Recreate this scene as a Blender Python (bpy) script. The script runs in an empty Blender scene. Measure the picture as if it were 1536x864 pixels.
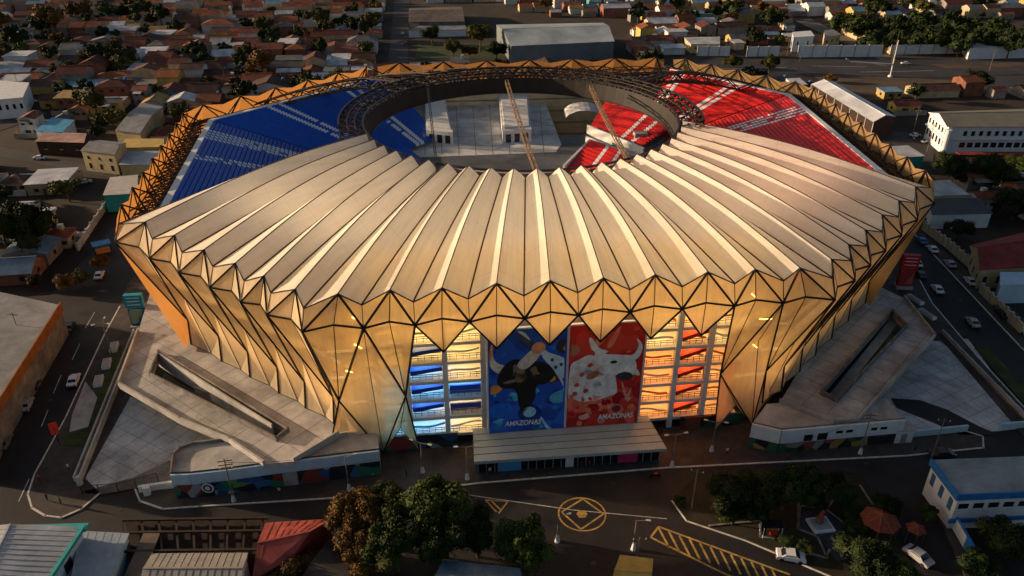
import bpy, math, random
from math import sin, cos, tan, pi, radians, sqrt, atan2
from mathutils import Vector, Matrix
from mathutils.geometry import tessellate_polygon
import numpy as np
random.seed(7)
SC = bpy.context.scene
COL = SC.collection
# ------------------------------------------------------------------ camera
F, TH, H = 1150.0, radians(29), 90.0
cd = bpy.data.cameras.new('camera'); cam = bpy.data.objects.new('camera', cd); COL.objects.link(cam)
cd.sensor_width = 36; cd.lens = 36*F/1536; cd.clip_end = 6000; cd.clip_start = 1
cam.location = (0, 0, H); cam.rotation_euler = (radians(90)-TH, 0, 0)
SC.camera = cam
# ------------------------------------------------------------------ world, sun, exposure
SUN_EL, SUN_AZ = radians(11), radians(-78)        # azimuth from +Y towards +X : the sun stands to the left and a little beyond
w = bpy.data.worlds.new('World'); SC.world = w; w.use_nodes = True
nt = w.node_tree; bg = nt.nodes['Background']
sky = nt.nodes.new('ShaderNodeTexSky'); sky.sky_type = 'NISHITA'; sky.sun_disc = False
sky.sun_elevation = SUN_EL; sky.sun_rotation = SUN_AZ; sky.dust_density = 3.0
nt.links.new(sky.outputs[0], bg.inputs[0]); bg.inputs[1].default_value = 0.07
sl = bpy.data.lights.new('sun', 'SUN'); sl.energy = 5.0; sl.angle = radians(1.0); sl.color = (1, .70, .44)
so = bpy.data.objects.new('sun', sl); COL.objects.link(so); so.location = (-300, 100, 200)
sd = Vector((sin(SUN_AZ)*cos(SUN_EL), cos(SUN_AZ)*cos(SUN_EL), sin(SUN_EL)))
so.rotation_euler = (-sd).to_track_quat('-Z', 'Y').to_euler()
SC.view_settings.view_transform = 'Standard'; SC.view_settings.look = 'None'
SC.view_settings.exposure = 0.62; SC.view_settings.gamma = 1
SC.cycles.max_bounces = 6; SC.cycles.diffuse_bounces = 3; SC.cycles.transmission_bounces = 3
SC.cycles.transparent_max_bounces = 6; SC.cycles.sample_clamp_indirect = 4

# ------------------------------------------------------------------ point on the place seen at a photo position, at height z
def G(px, py, z=0.0):
    u, v = px-768, 432-py
    d = (u, F*cos(TH)+v*sin(TH), -F*sin(TH)+v*cos(TH))
    t = (z-H)/d[2]
    return Vector((d[0]*t, d[1]*t, z))
def PX(p):
    X, Y, Z = p[0], p[1], p[2]-H
    ww = Y*cos(TH)-Z*sin(TH)
    if ww < 1: return (-9999, -9999)
    return (768+X*F/ww, 432-(Y*sin(TH)+Z*cos(TH))*F/ww)

# ------------------------------------------------------------------ materials
MATS = {}
def mat(name, col, rough=.8, var=.25, scale=.6, metal=0, bump=0, bscale=8, vary=0, emit=None, es=0, detail=4, col2=None, spec=.3, coords='Object'):
    if name in MATS: return MATS[name]
    m = bpy.data.materials.new(name); m.use_nodes = True; MATS[name] = m
    n, l = m.node_tree.nodes, m.node_tree.links
    b = n['Principled BSDF']; b.inputs['Roughness'].default_value = rough; b.inputs['Metallic'].default_value = metal
    b.inputs['Specular IOR Level'].default_value = spec
    tc = n.new('ShaderNodeTexCoord')
    nz = n.new('ShaderNodeTexNoise'); nz.inputs['Scale'].default_value = scale; nz.inputs['Detail'].default_value = detail; nz.inputs['Roughness'].default_value = .65
    l.new(tc.outputs[coords], nz.inputs['Vector'])
    rp = n.new('ShaderNodeValToRGB'); rp.color_ramp.elements[0].position = .3; rp.color_ramp.elements[1].position = .7
    c2 = col2 or tuple(min(1, c*(1+var)) for c in col)
    rp.color_ramp.elements[0].color = (*[c*(1-var) for c in col], 1); rp.color_ramp.elements[1].color = (*c2, 1)
    l.new(nz.outputs['Fac'], rp.inputs['Fac'])
    out = rp.outputs['Color']
    if detail >= 8:     # broad stains and patches over the fine grain
        n3 = n.new('ShaderNodeTexNoise'); n3.inputs['Scale'].default_value = scale*.22+.02; n3.inputs['Detail'].default_value = 7; n3.inputs['Roughness'].default_value = .72; n3.inputs['Distortion'].default_value = .6
        l.new(tc.outputs[coords], n3.inputs['Vector']); r3 = n.new('ShaderNodeMapRange'); r3.inputs['From Min'].default_value = .35; r3.inputs['From Max'].default_value = .65; r3.inputs['To Min'].default_value = .62; r3.inputs['To Max'].default_value = 1.25
        l.new(n3.outputs['Fac'], r3.inputs['Value']); h3 = n.new('ShaderNodeHueSaturation'); l.new(r3.outputs[0], h3.inputs['Value']); l.new(out, h3.inputs['Color']); out = h3.outputs[0]
    if vary:
        oi = n.new('ShaderNodeObjectInfo'); mr = n.new('ShaderNodeMapRange')
        mr.inputs['To Min'].default_value = 1-vary; mr.inputs['To Max'].default_value = 1+vary
        l.new(oi.outputs['Random'], mr.inputs['Value'])
        hs = n.new('ShaderNodeHueSaturation'); l.new(mr.outputs[0], hs.inputs['Value']); l.new(out, hs.inputs['Color']); out = hs.outputs[0]
    l.new(out, b.inputs['Base Color'])
    if bump:
        n2 = n.new('ShaderNodeTexNoise'); n2.inputs['Scale'].default_value = bscale; l.new(tc.outputs[coords], n2.inputs['Vector'])
        bp = n.new('ShaderNodeBump'); bp.inputs['Strength'].default_value = bump; bp.inputs['Distance'].default_value = .1
        l.new(n2.outputs['Fac'], bp.inputs['Height']); l.new(bp.outputs[0], b.inputs['Normal'])
    if emit:
        b.inputs['Emission Color'].default_value = (*emit, 1); b.inputs['Emission Strength'].default_value = es
    return m
def membrane(name, col, trans, clear=0., tcol=(1, .8, .5)):
    m = bpy.data.materials.new(name); m.use_nodes = True; MATS[name] = m
    n, l = m.node_tree.nodes, m.node_tree.links
    for x in list(n):
        if x.type == 'BSDF_PRINCIPLED': n.remove(x)
    out = [x for x in n if x.type == 'OUTPUT_MATERIAL'][0]
    tc = n.new('ShaderNodeTexCoord'); nz = n.new('ShaderNodeTexNoise'); nz.inputs['Scale'].default_value = .11; nz.inputs['Detail'].default_value = 6
    nz.inputs['Roughness'].default_value = .6
    l.new(tc.outputs['Object'], nz.inputs['Vector'])
    rp = n.new('ShaderNodeValToRGB'); rp.color_ramp.elements[0].position = .3; rp.color_ramp.elements[1].position = .68
    rp.color_ramp.elements[0].color = (*[c*.86 for c in col], 1); rp.color_ramp.elements[1].color = (*[min(1, c*1.08) for c in col], 1)
    l.new(nz.outputs['Fac'], rp.inputs['Fac'])
    # run-off streaks: down the facade, out along the pleats of the roof
    sx = n.new('ShaderNodeSeparateXYZ'); l.new(tc.outputs['Object'], sx.inputs[0]); cx = n.new('ShaderNodeCombineXYZ')
    if name.startswith('roof'):
        at = n.new('ShaderNodeMath'); at.operation = 'ARCTAN2'; l.new(sx.outputs[1], at.inputs[0]); l.new(sx.outputs[0], at.inputs[1])
        m1 = n.new('ShaderNodeMath'); m1.operation = 'MULTIPLY'; m1.inputs[1].default_value = 60; l.new(at.outputs[0], m1.inputs[0])
        le = n.new('ShaderNodeVectorMath'); le.operation = 'LENGTH'; l.new(tc.outputs['Object'], le.inputs[0]); m2 = n.new('ShaderNodeMath'); m2.operation = 'MULTIPLY'; m2.inputs[1].default_value = .09; l.new(le.outputs['Value'], m2.inputs[0])
        l.new(m1.outputs[0], cx.inputs[0]); l.new(m2.outputs[0], cx.inputs[1])
    else:
        for k, f in ((0, 1.1), (1, 1.1), (2, .12)):
            m1 = n.new('ShaderNodeMath'); m1.operation = 'MULTIPLY'; m1.inputs[1].default_value = f; l.new(sx.outputs[k], m1.inputs[0]); l.new(m1.outputs[0], cx.inputs[k])
    ns = n.new('ShaderNodeTexNoise'); ns.inputs['Scale'].default_value = 1; ns.inputs['Detail'].default_value = 5; ns.inputs['Roughness'].default_value = .6; l.new(cx.outputs[0], ns.inputs['Vector'])
    ms = n.new('ShaderNodeMapRange'); ms.inputs['From Min'].default_value = .35; ms.inputs['From Max'].default_value = .62; ms.inputs['To Min'].default_value = .80; ms.inputs['To Max'].default_value = 1.05; l.new(ns.outputs['Fac'], ms.inputs['Value'])
    hv = n.new('ShaderNodeHueSaturation'); l.new(ms.outputs[0], hv.inputs['Value']); l.new(rp.outputs[0], hv.inputs['Color']); rp = hv
    if name == 'facade_membrane':
        oi = n.new('ShaderNodeObjectInfo'); mq = n.new('ShaderNodeMapRange'); mq.inputs['To Min'].default_value = .84; mq.inputs['To Max'].default_value = 1.12; l.new(oi.outputs['Random'], mq.inputs['Value'])
        hs = n.new('ShaderNodeHueSaturation'); l.new(mq.outputs[0], hs.inputs['Value']); l.new(rp.outputs[0], hs.inputs['Color']); rp = hs
    if name == 'roof_membrane':     # welded cross seams every few metres and a slight difference from sheet to sheet
        ln = n.new('ShaderNodeVectorMath'); ln.operation = 'MULTIPLY'; ln.inputs[1].default_value = (1, 1, 0); l.new(tc.outputs['Object'], ln.inputs[0])
        l2 = n.new('ShaderNodeVectorMath'); l2.operation = 'LENGTH'; l.new(ln.outputs[0], l2.inputs[0])
        md = n.new('ShaderNodeMath'); md.operation = 'PINGPONG'; md.inputs[1].default_value = 3.1; l.new(l2.outputs['Value'], md.inputs[0])
        mr = n.new('ShaderNodeMapRange'); mr.inputs['From Min'].default_value = .0; mr.inputs['From Max'].default_value = .14; mr.inputs['To Min'].default_value = .82; mr.inputs['To Max'].default_value = 1; l.new(md.outputs[0], mr.inputs['Value'])
        oi = n.new('ShaderNodeObjectInfo'); mq = n.new('ShaderNodeMapRange'); mq.inputs['To Min'].default_value = .93; mq.inputs['To Max'].default_value = 1.06; l.new(oi.outputs['Random'], mq.inputs['Value'])
        mm = n.new('ShaderNodeMath'); mm.operation = 'MULTIPLY'; l.new(mr.outputs[0], mm.inputs[0]); l.new(mq.outputs[0], mm.inputs[1])
        hs = n.new('ShaderNodeHueSaturation'); l.new(mm.outputs[0], hs.inputs['Value']); l.new(rp.outputs[0], hs.inputs['Color']); rp = hs
    df = n.new('ShaderNodeBsdfPrincipled'); df.inputs['Roughness'].default_value = .42; df.inputs['Specular IOR Level'].default_value = .35
    l.new(rp.outputs[0], df.inputs['Base Color'])
    tr = n.new('ShaderNodeBsdfTranslucent'); tr.inputs['Color'].default_value = (*[a*b for a, b in zip(col, tcol)], 1)
    mx = n.new('ShaderNodeMixShader'); mx.inputs[0].default_value = trans
    l.new(df.outputs[0], mx.inputs[1]); l.new(tr.outputs[0], mx.inputs[2])
    last = mx
    if clear:
        tp = n.new('ShaderNodeBsdfTransparent'); tp.inputs[0].default_value = (1, .85, .6, 1)
        m2 = n.new('ShaderNodeMixShader'); m2.inputs[0].default_value = clear
        l.new(mx.outputs[0], m2.inputs[1]); l.new(tp.outputs[0], m2.inputs[2]); last = m2
    l.new(last.outputs[0], out.inputs[0])
    return m
def splash(name, cols, scale=.5):
    m = bpy.data.materials.new(name); m.use_nodes = True; MATS[name] = m
    n, l = m.node_tree.nodes, m.node_tree.links; b = n['Principled BSDF']; b.inputs['Roughness'].default_value = .7
    tc = n.new('ShaderNodeTexCoord'); nz = n.new('ShaderNodeTexNoise'); nz.inputs['Scale'].default_value = .35; l.new(tc.outputs['Object'], nz.inputs['Vector'])
    mx = n.new('ShaderNodeMix'); mx.data_type = 'RGBA'; mx.inputs[0].default_value = .55
    l.new(tc.outputs['Object'], mx.inputs[6]); l.new(nz.outputs['Color'], mx.inputs[7])
    vo = n.new('ShaderNodeTexVoronoi'); vo.inputs['Scale'].default_value = scale; vo.inputs['Randomness'].default_value = 1; l.new(mx.outputs[2], vo.inputs['Vector'])
    sp = n.new('ShaderNodeSeparateColor'); l.new(vo.outputs['Color'], sp.inputs[0])
    rp = n.new('ShaderNodeValToRGB'); rp.color_ramp.interpolation = 'CONSTANT'
    while len(rp.color_ramp.elements) < len(cols): rp.color_ramp.elements.new(.5)
    for i, c in enumerate(cols): rp.color_ramp.elements[i].position = i/len(cols); rp.color_ramp.elements[i].color = (*c, 1)
    l.new(sp.outputs[0], rp.inputs[0]); l.new(rp.outputs[0], b.inputs['Base Color'])
    return m

asphalt = mat('asphalt', (.020, .0175, .019), .75, .35, .12, bump=.2, bscale=3, detail=8)
asphalt2 = mat('old_asphalt', (.040, .037, .038), .8, .3, .1, detail=8)
soil = mat('soil', (.034, .022, .015), .95, .5, .05, detail=8)
field = mat('dry_field', (.085, .058, .036), .95, .4, .08, detail=8)
grassm = mat('grass', (.040, .055, .014), .95, .45, .4, detail=8, bump=.4, bscale=4)
paving = mat('paving', (.060, .048, .042), .85, .35, .35, detail=8)
kerbm = mat('kerb_paint', (.55, .52, .48), .7, .3, 1.2)
conc = mat('concrete', (.39, .375, .36), .85, .28, .22, bump=.15, bscale=2, detail=8)
conc2 = mat('court_concrete', (.46, .46, .46), .85, .2, .3, detail=8)
concd = mat('weathered_concrete', (.17, .15, .135), .9, .45, .5, detail=8)
whitew = mat('white_wall', (.62, .64, .66), .7, .12, .5)
bluewhite = mat('pale_blue_wall', (.42, .56, .66), .7, .12, .5)
yline = mat('yellow_marking', (.42, .27, .07), .7, .45, 1.5, detail=8)
wline = mat('white_marking', (.42, .42, .42), .7, .4, 1.5, detail=8)
steel = mat('black_steel', (.018, .015, .016), .45, .2, 1, metal=.3)
bsteel = mat('brown_steel', (.038, .025, .018), .55, .45, .6, metal=.2)
cable = mat('seam_cable', (.06, .045, .035), .6, .2, 1)
tansteel = mat('tan_steel', (.20, .13, .07), .55, .3, .8)
roofmem = membrane('roof_membrane', (.84, .79, .69), .34, 0, (1, .92, .76))
facmem = membrane('facade_membrane', (.76, .64, .45), .40, .18, (1, .84, .56))
facclear = membrane('clear_facade_membrane', (.76, .64, .45), .40, .32, (1, .84, .56))
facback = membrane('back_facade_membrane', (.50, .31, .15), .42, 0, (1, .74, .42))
hallwall = mat('hall_wall', (.72, .60, .38), .8, .15, .3)
frame_w = mat('white_frame', (.62, .62, .62), .7, .1, .5)
glow = mat('lamp_tube', (1, .8, .4), emit=(1, .62, .20), es=15)
glowr = mat('orange_lamp_tube', (1, .5, .2), emit=(1, .34, .07), es=15)
glowb = mat('blue_lamp_tube', (.5, .8, 1), emit=(.22, .60, 1), es=13)
lampm = mat('lamp_lens', (1, .9, .7), emit=(1, .8, .5), es=4)
bluep = mat('blue_panel', (.02, .07, .42), .5, .2, .5)
redp = mat('red_panel', (.62, .035, .02), .5, .2, .5)
bseat = mat('blue_seat', (.008, .085, .46), .45, .2, .8)
rseat = mat('red_seat', (.62, .022, .018), .45, .2, .8)
wseat = mat('white_seat', (.72, .72, .74), .5, .1, 1)
dglass = mat('dark_glass', (.012, .014, .018), .12, .2, 1, spec=.6)
trunkm = mat('bark', (.09, .06, .04), .95, .4, 2)

# ------------------------------------------------------------------ mesh builder
class B:
    def __init__(s): s.v = []; s.f = []; s.m = []
    def face(s, pts, mi=0):
        k = len(s.v); s.v += [tuple(p) for p in pts]; s.f.append(tuple(range(k, k+len(pts)))); s.m.append(mi); return s
    def prism(s, poly, z0, z1, mi=0, side=None):
        n = len(poly); a = [(p[0], p[1]) for p in poly]
        if sum(a[i][0]*a[(i+1) % n][1]-a[(i+1) % n][0]*a[i][1] for i in range(n)) < 0: a = a[::-1]
        k = len(s.v); s.v += [(x, y, z0) for x, y in a]+[(x, y, z1) for x, y in a]
        s.f.append(tuple(range(k+n, k+2*n))); s.m.append(mi)
        s.f.append(tuple(range(k+n-1, k-1, -1))); s.m.append(mi)
        for i in range(n):
            j = (i+1) % n; s.f.append((k+i, k+j, k+n+j, k+n+i)); s.m.append(mi if side is None else side)
        return s
    def box(s, c, d, rz=0, mi=0):
        cx, cy, z0 = c; a, b, h = d; co, si = cos(rz), sin(rz)
        P = [(cx+x*co-y*si, cy+x*si+y*co) for x, y in ((-a/2, -b/2), (a/2, -b/2), (a/2, b/2), (-a/2, b/2))]
        return s.prism(P, z0, z0+h, mi)
    def beam(s, p, q, wd, hd=None, mi=0, up=(0, 0, 1)):
        p, q = Vector(p), Vector(q); d = q-p
        if d.length < 1e-4: return s
        hd = hd or wd; d.normalize(); a = d.cross(Vector(up))
        if a.length < 1e-3: a = d.cross(Vector((1, 0, 0)))
        a.normalize(); b = a.cross(d).normalized(); a = a*wd/2; b = b*hd/2; k = len(s.v)
        for e in (p, q):
            for i, j in ((-1, -1), (1, -1), (1, 1), (-1, 1)): s.v.append(tuple(e+a*i+b*j))
        for f in ((0, 1, 2, 3), (7, 6, 5, 4), (0, 4, 5, 1), (1, 5, 6, 2), (2, 6, 7, 3), (3, 7, 4, 0)):
            s.f.append(tuple(k+i for i in f)); s.m.append(mi)
        return s
    def tube(s, p, q, r0, r1=None, n=8, mi=0):
        p, q = Vector(p), Vector(q); r1 = r0 if r1 is None else r1; d = (q-p).normalized()
        a = d.cross(Vector((0, 0, 1)));
        if a.length < 1e-3: a = Vector((1, 0, 0))
        a.normalize(); b = d.cross(a); k = len(s.v)
        for e, r in ((p, r0), (q, r1)):
            for i in range(n): s.v.append(tuple(e+(a*cos(2*pi*i/n)+b*sin(2*pi*i/n))*r))
        for i in range(n): s.f.append((k+i, k+(i+1) % n, k+n+(i+1) % n, k+n+i)); s.m.append(mi)
        s.f.append(tuple(k+i for i in range(n-1, -1, -1))); s.m.append(mi); s.f.append(tuple(k+n+i for i in range(n))); s.m.append(mi)
        return s
    def poly(s, pts, mi=0, holes=()):
        loops = [[Vector(p) for p in pts]]+[[Vector(p) for p in h] for h in holes]
        allp = [p for L in loops for p in L]; k = len(s.v); s.v += [tuple(p) for p in allp]
        for t in tessellate_polygon(loops):
            a, b, c = (allp[i] for i in t)
            if (b-a).cross(c-a).z < 0: t = t[::-1]
            s.f.append(tuple(k+i for i in t)); s.m.append(mi)
        return s
    def slab(s, pts, z0, holes=(), mi=0, side=None):
        s.poly(pts, mi, holes); sm = mi if side is None else side
        for L in [pts]+list(holes):
            for i in range(len(L)):
                p, q = L[i], L[(i+1) % len(L)]
                s.face([(p[0], p[1], z0), (q[0], q[1], z0), (q[0], q[1], q[2]), (p[0], p[1], p[2])], sm)
        return s
    def strip(s, pts, wd, z0, z1, mi=0):
        for p, q in zip(pts, pts[1:]):
            p, q = Vector((p[0], p[1], 0)), Vector((q[0], q[1], 0)); d = (q-p)
            if d.length < .01: continue
            d.normalize(); p = p-d*wd*.45; q = q+d*wd*.45; n = Vector((-d.y, d.x, 0))*wd/2
            s.prism([p-n, q-n, q+n, p+n], z0, z1, mi)
        return s
    def mesh(s, name, mats, off=(0, 0, 0), smooth=False):
        me = bpy.data.meshes.new(name)
        o = off; me.from_pydata([(v[0]-o[0], v[1]-o[1], v[2]-o[2]) for v in s.v], [], s.f)
        for m in (mats if isinstance(mats, (list, tuple)) else [mats]): me.materials.append(m)
        me.polygons.foreach_set('material_index', s.m)
        if smooth: me.polygons.foreach_set('use_smooth', [True]*len(s.f))
        me.update(); return me
    def obj(s, name, mats, parent=None, smooth=False, **kw):
        off = (0, 0, 0); p = parent
        while p is not None: off = tuple(a+b for a, b in zip(off, p.location)); p = p.parent
        o = bpy.data.objects.new(name, s.mesh(name, mats, off, smooth)); COL.objects.link(o); o.parent = parent
        for k, v in kw.items(): o[k] = v
        return o
def struct(name, b, mats, parent=None): 
    return b.obj(name, mats, parent, kind='structure') if parent is None else b.obj(name, mats, parent)
USED = {}
def thing(name, label, cat, loc=(0, 0, 0), group=None, rz=0):
    o = bpy.data.objects.new(name, None); COL.objects.link(o); o.location = loc; o.rotation_euler = (0, 0, rz)
    o.empty_display_size = .5; tag(o, label, cat, group); return o
def tag(o, label, cat, group=None):
    USED[label] = USED.get(label, 0)+1
    o['label'] = label; o['category'] = cat
    if group: o['group'] = group
def local(name, b, mats, parent, smooth=False):
    o = bpy.data.objects.new(name, b if isinstance(b, bpy.types.Mesh) else b.mesh(name, mats, (0, 0, 0), smooth)); COL.objects.link(o); o.parent = parent; return o
def copy_tree(o, parent=None):
    c = o.copy(); COL.objects.link(c); c.parent = parent
    for ch in list(o.children): copy_tree(ch, c)
    return c
def inpoly(x, y, P):
    r = False; n = len(P); j = n-1
    for i in range(n):
        xi, yi, xj, yj = P[i][0], P[i][1], P[j][0], P[j][1]
        if (yi > y) != (yj > y) and x < (xj-xi)*(y-yi)/(yj-yi)+xi: r = not r
        j = i
    return r
def gp(pts, z=0): return [G(x, y, z) for x, y in pts]
ORD = ['first', 'second', 'third', 'fourth', 'fifth', 'sixth', 'seventh', 'eighth', 'ninth', 'tenth', 'eleventh', 'twelfth', 'thirteenth', 'fourteenth', 'fifteenth', 'sixteenth', 'seventeenth', 'eighteenth', 'nineteenth', 'twentieth', 'twenty-first', 'twenty-second', 'twenty-third', 'twenty-fourth', 'twenty-fifth', 'twenty-sixth', 'twenty-seventh', 'twenty-eighth', 'twenty-ninth', 'thirtieth', 'thirty-first','thirty-second','thirty-third','thirty-fourth']
# ================================================================== THE STADIUM
ctr = Vector((2, 171, 0))
st = thing('stadium', 'huge stadium with folded golden membrane facade and pleated pale roof over blue and red stands', 'stadium', (2, 171, 0))
CA, CB, CC, CD_ = Vector((-71.8, 125.4)), Vector((-30.7, 95)), Vector((50.7, 104.4)), Vector((85.1, 143.4))
CE, CF, CG, CH = Vector((85, 217)), Vector((53, 253)), Vector((-42, 243.5)), Vector((-84, 192))
ZM, ZP, ZV, ZN = 30.0, 35.5, 33.2, 12.0
def v3(p, z): return Vector((p[0], p[1], z))
def seg(a, b, n, fr=None):
    d = (b-a)/n; u = d.normalized(); nr = Vector((u.y, -u.x)); return [a+d*(fr[i]*n if fr else i) for i in range(n+1)], nr, u
def strut(p, q, wd=.27): B().beam(p, q, wd, wd).obj('strut', steel, st)
front = [seg(CA, CB, 6, [0, .217, .39, .558, .716, .842, 1]), seg(CB, CC, 10, [0, .108, .2, .299, .401, .501, .599, .699, .801, .897, 1]), seg(CC, CD_, 6, [0, .163, .303, .448, .614, .79, 1])]
back = [seg(CD_, CE, 9), seg(CE, CF, 5), seg(CF, CG, 7), seg(CG, CH, 6), seg(CH, CA, 8)]
def corner_norm(k, segs):       # outward direction at M nodes (averaged at corners)
    return segs
# node lists for the front half
Ms, Mn = [], []; bays = []
for si, (pts, nr, u) in enumerate(front):
    for i in range(len(pts)-1):
        n0 = nr
        if i == 0 and si > 0: n0 = (nr+front[si-1][1]).normalized()
        Ms.append(pts[i]); Mn.append(n0); bays.append((nr, u, si, i))
Ms.append(CD_); Mn.append((front[2][1]+back[0][1]).normalized())
Mn[0] = (front[0][1]+back[-1][1]).normalized()
NB = len(bays)
Pp = [G(x, y, 35.2) for x, y in ((218, 333), (262, 353), (306, 375), (353, 395), (396, 414), (443, 434), (507, 441), (585, 435), (663, 432), (745, 425), (825, 421), (905, 417), (983, 412), (1062, 408), (1133, 404), (1200, 402), (1247, 389), (1273, 367), (1298, 345), (1323, 322), (1348, 301), (1373, 280))]
Vv = [v3(Ms[i]-Mn[i]*1.3, ZV) for i in range(NB+1)]
Mv = [v3(Ms[i], ZM) for i in range(NB+1)]
Cv = [v3((Ms[i]+Ms[i+1])/2-bays[i][0]*1.3, ZM+.1) for i in range(NB)]
def panel(pts, m=facmem, name='facade_panel'): B().face(pts).obj(name, m, st)
Nv, Bv = {}, {}
for i in range(NB):
    nr, u, si, k = bays[i]; mid = (Ms[i]+Ms[i+1])/2
    if si == 1 and 2 <= k <= 7:
        Nv[i] = v3(mid-nr*1.4, 24.0-.0*k)
    elif si == 1:
        sh = {0: -1.5, 1: 1.2, 8: -1.6, 9: -1.5}[k]
        Nv[i] = v3(mid-nr*6.2+u*sh, 12.5)
    else:
        Nv[i] = v3(mid-nr*7.0, ZN)
    Bv[i] = v3(mid-nr*6.8+(-u if si == 0 else u)*(.6 if si != 1 else 0), 6.3)
Bv[6] = v3(Nv[6].xy-Vector((1.8, 0)), 5.6); Bv[15] = v3(Nv[15].xy+Vector((.4, 0)), 5.6)
for i in range(NB):
    nr, u, si, k = bays[i]; P, C, M0, M1 = Pp[i], Cv[i], Mv[i], Mv[i+1]; V0, V1 = Vv[i], Vv[i+1]
    clear = facclear if (si == 1 and k in (0, 9)) else facmem
    panel([P, V0, M0]); panel([P, M1, V1]); panel([P, M0, C], clear); panel([P, C, M1], clear)
    strut(P, M0); strut(P, M1); strut(M0, C); strut(C, M1)
    N = Nv[i]; panel([M0, N, C], clear); panel([C, N, M1], clear)
    strut(M0, N); strut(M1, N)
    B().beam(P, C, .13).beam(C, N, .13).obj('seam_cable', cable, st)
    B().beam(V0, M0+Vector((0, 0, .3)), .12).obj('seam_cable', cable, st)
    B().beam(V0, P, .16).beam(P, V1, .16).obj('edge_cable', cable, st)
opn = lambda i: bays[i][2] == 1 and 2 <= bays[i][3] <= 7
for i in range(NB-1):           # the wall between two diamonds, from the M node down
    if opn(i) or opn(i+1): continue
    M = Mv[i+1]; n = Mn[i+1]; N0, N1 = Nv[i], Nv[i+1]
    si = bays[i][2]; si1 = bays[i+1][2]
    if si == 1 and si1 == 1:
        K = v3((N0.xy+N1.xy)/2+n*.2, 0.1)
        if i == 6: K = v3(Vector((-22.4, 102.9)), .1)
        if i == 14: K = v3(Vector((43.8, 110.2)), .1)
    else: K = v3((N0.xy+N1.xy)/2-n*.5, 6.0)
    T = M.lerp((N0+N1)/2, .55)-v3(n*.75, 0)
    panel([M, T, N0]); panel([M, N1, T]); panel([N0, T, K]); panel([T, N1, K])
    B().beam(M, T, .11).beam(T, K, .11).obj('seam_cable', cable, st)
    if si == 1 and si1 == 1:
        strut(N0, K); strut(N1, K)
    else: pass
for i in range(NB):
    if opn(i): continue
    nr, u, si, k = bays[i]
    if si != 1:
        strut(Nv[i], Bv[i], .3)
        for j in (i-1, i+1):
            if 0 <= j < NB and bays[j][2] == si or (j in (6, 15)):
                K = v3((Nv[i].xy+Nv[j].xy)/2-nr*.5, 6.0)
                panel([Nv[i], Bv[i], K] if j > i else [Nv[i], K, Bv[i]])
                B().beam(Bv[i], K, .12).obj('seam_cable', cable, st)
for i, j, Kx in ((6, 7, (-22.4, 102.9)), (15, 14, (43.8, 110.2))):
    K = v3(Vector(Kx), .1); strut(Nv[i], Bv[i]); panel([Nv[i], K, Bv[i]] if i == 15 else [Nv[i], Bv[i], K])
    panel([Nv[i], Bv[i], v3((Nv[i].xy+Nv[5 if i == 6 else 16].xy)/2, 6.2)])
for i, Kx, Kin in ((7, (-16.0, 103.1), (-22.4, 102.9)), (14, (36.6, 108.8), (43.8, 110.2))):
    K = v3(Vector(Kx), .1); K2 = v3(Vector(Kin), .1); strut(Nv[i], K)
    T = v3((K.xy+K2.xy)/2+Vector((0, .7)), 5.0)
    panel([Nv[i], K, T]); panel([Nv[i], T, K2]); panel([T, K, K2]) if False else None
    B().beam(Nv[i], T, .1).beam(T, K, .1).beam(T, K2, .1).obj('seam_cable', cable, st)
# --- back half of the facade: one zigzag sheet per bay
Pall = list(Pp); backP = []
for si, (pts, nr, u) in enumerate(back):
    for i in range(len(pts)-1):
        mid = (pts[i]+pts[i+1])/2; P = v3(mid-nr*1.2, ZP); backP.append((P, nr, si, i, len(pts)-1, u))
        M0, M1 = v3(pts[i], ZM), v3(pts[i+1], ZM); V0, V1 = v3(pts[i]-nr*1.3, 34.5), v3(pts[i+1]-nr*1.3, 34.5)
        C = v3(mid+nr*.9, ZM+.5); N = v3(mid-nr*7, ZN); 
        B().beam(P, v3(pts[i]-nr*4, 32.0), .3).beam(v3(pts[i+1]-nr*4, 32.0), P, .3).obj('rim_strut', steel, st)
        if si == 2 and i == 0: M0 = M0.lerp(M1, .3); V0 = V0.lerp(V1, .3)      # slots left open in the back wall
        if si == 3 and i == 0: M0 = M0.lerp(M1, .5); V0 = V0.lerp(P, .9)
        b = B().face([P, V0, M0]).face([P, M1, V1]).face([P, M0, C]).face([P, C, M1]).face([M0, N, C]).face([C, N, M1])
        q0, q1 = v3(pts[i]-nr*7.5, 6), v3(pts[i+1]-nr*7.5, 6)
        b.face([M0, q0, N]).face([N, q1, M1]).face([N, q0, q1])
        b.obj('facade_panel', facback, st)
        B().beam(M0, P, .28).beam(M1, P, .28).beam(M0, C, .28).beam(C, M1, .28).beam(M0, N, .28).beam(M1, N, .28).obj('facade_frame', steel, st)
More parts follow.
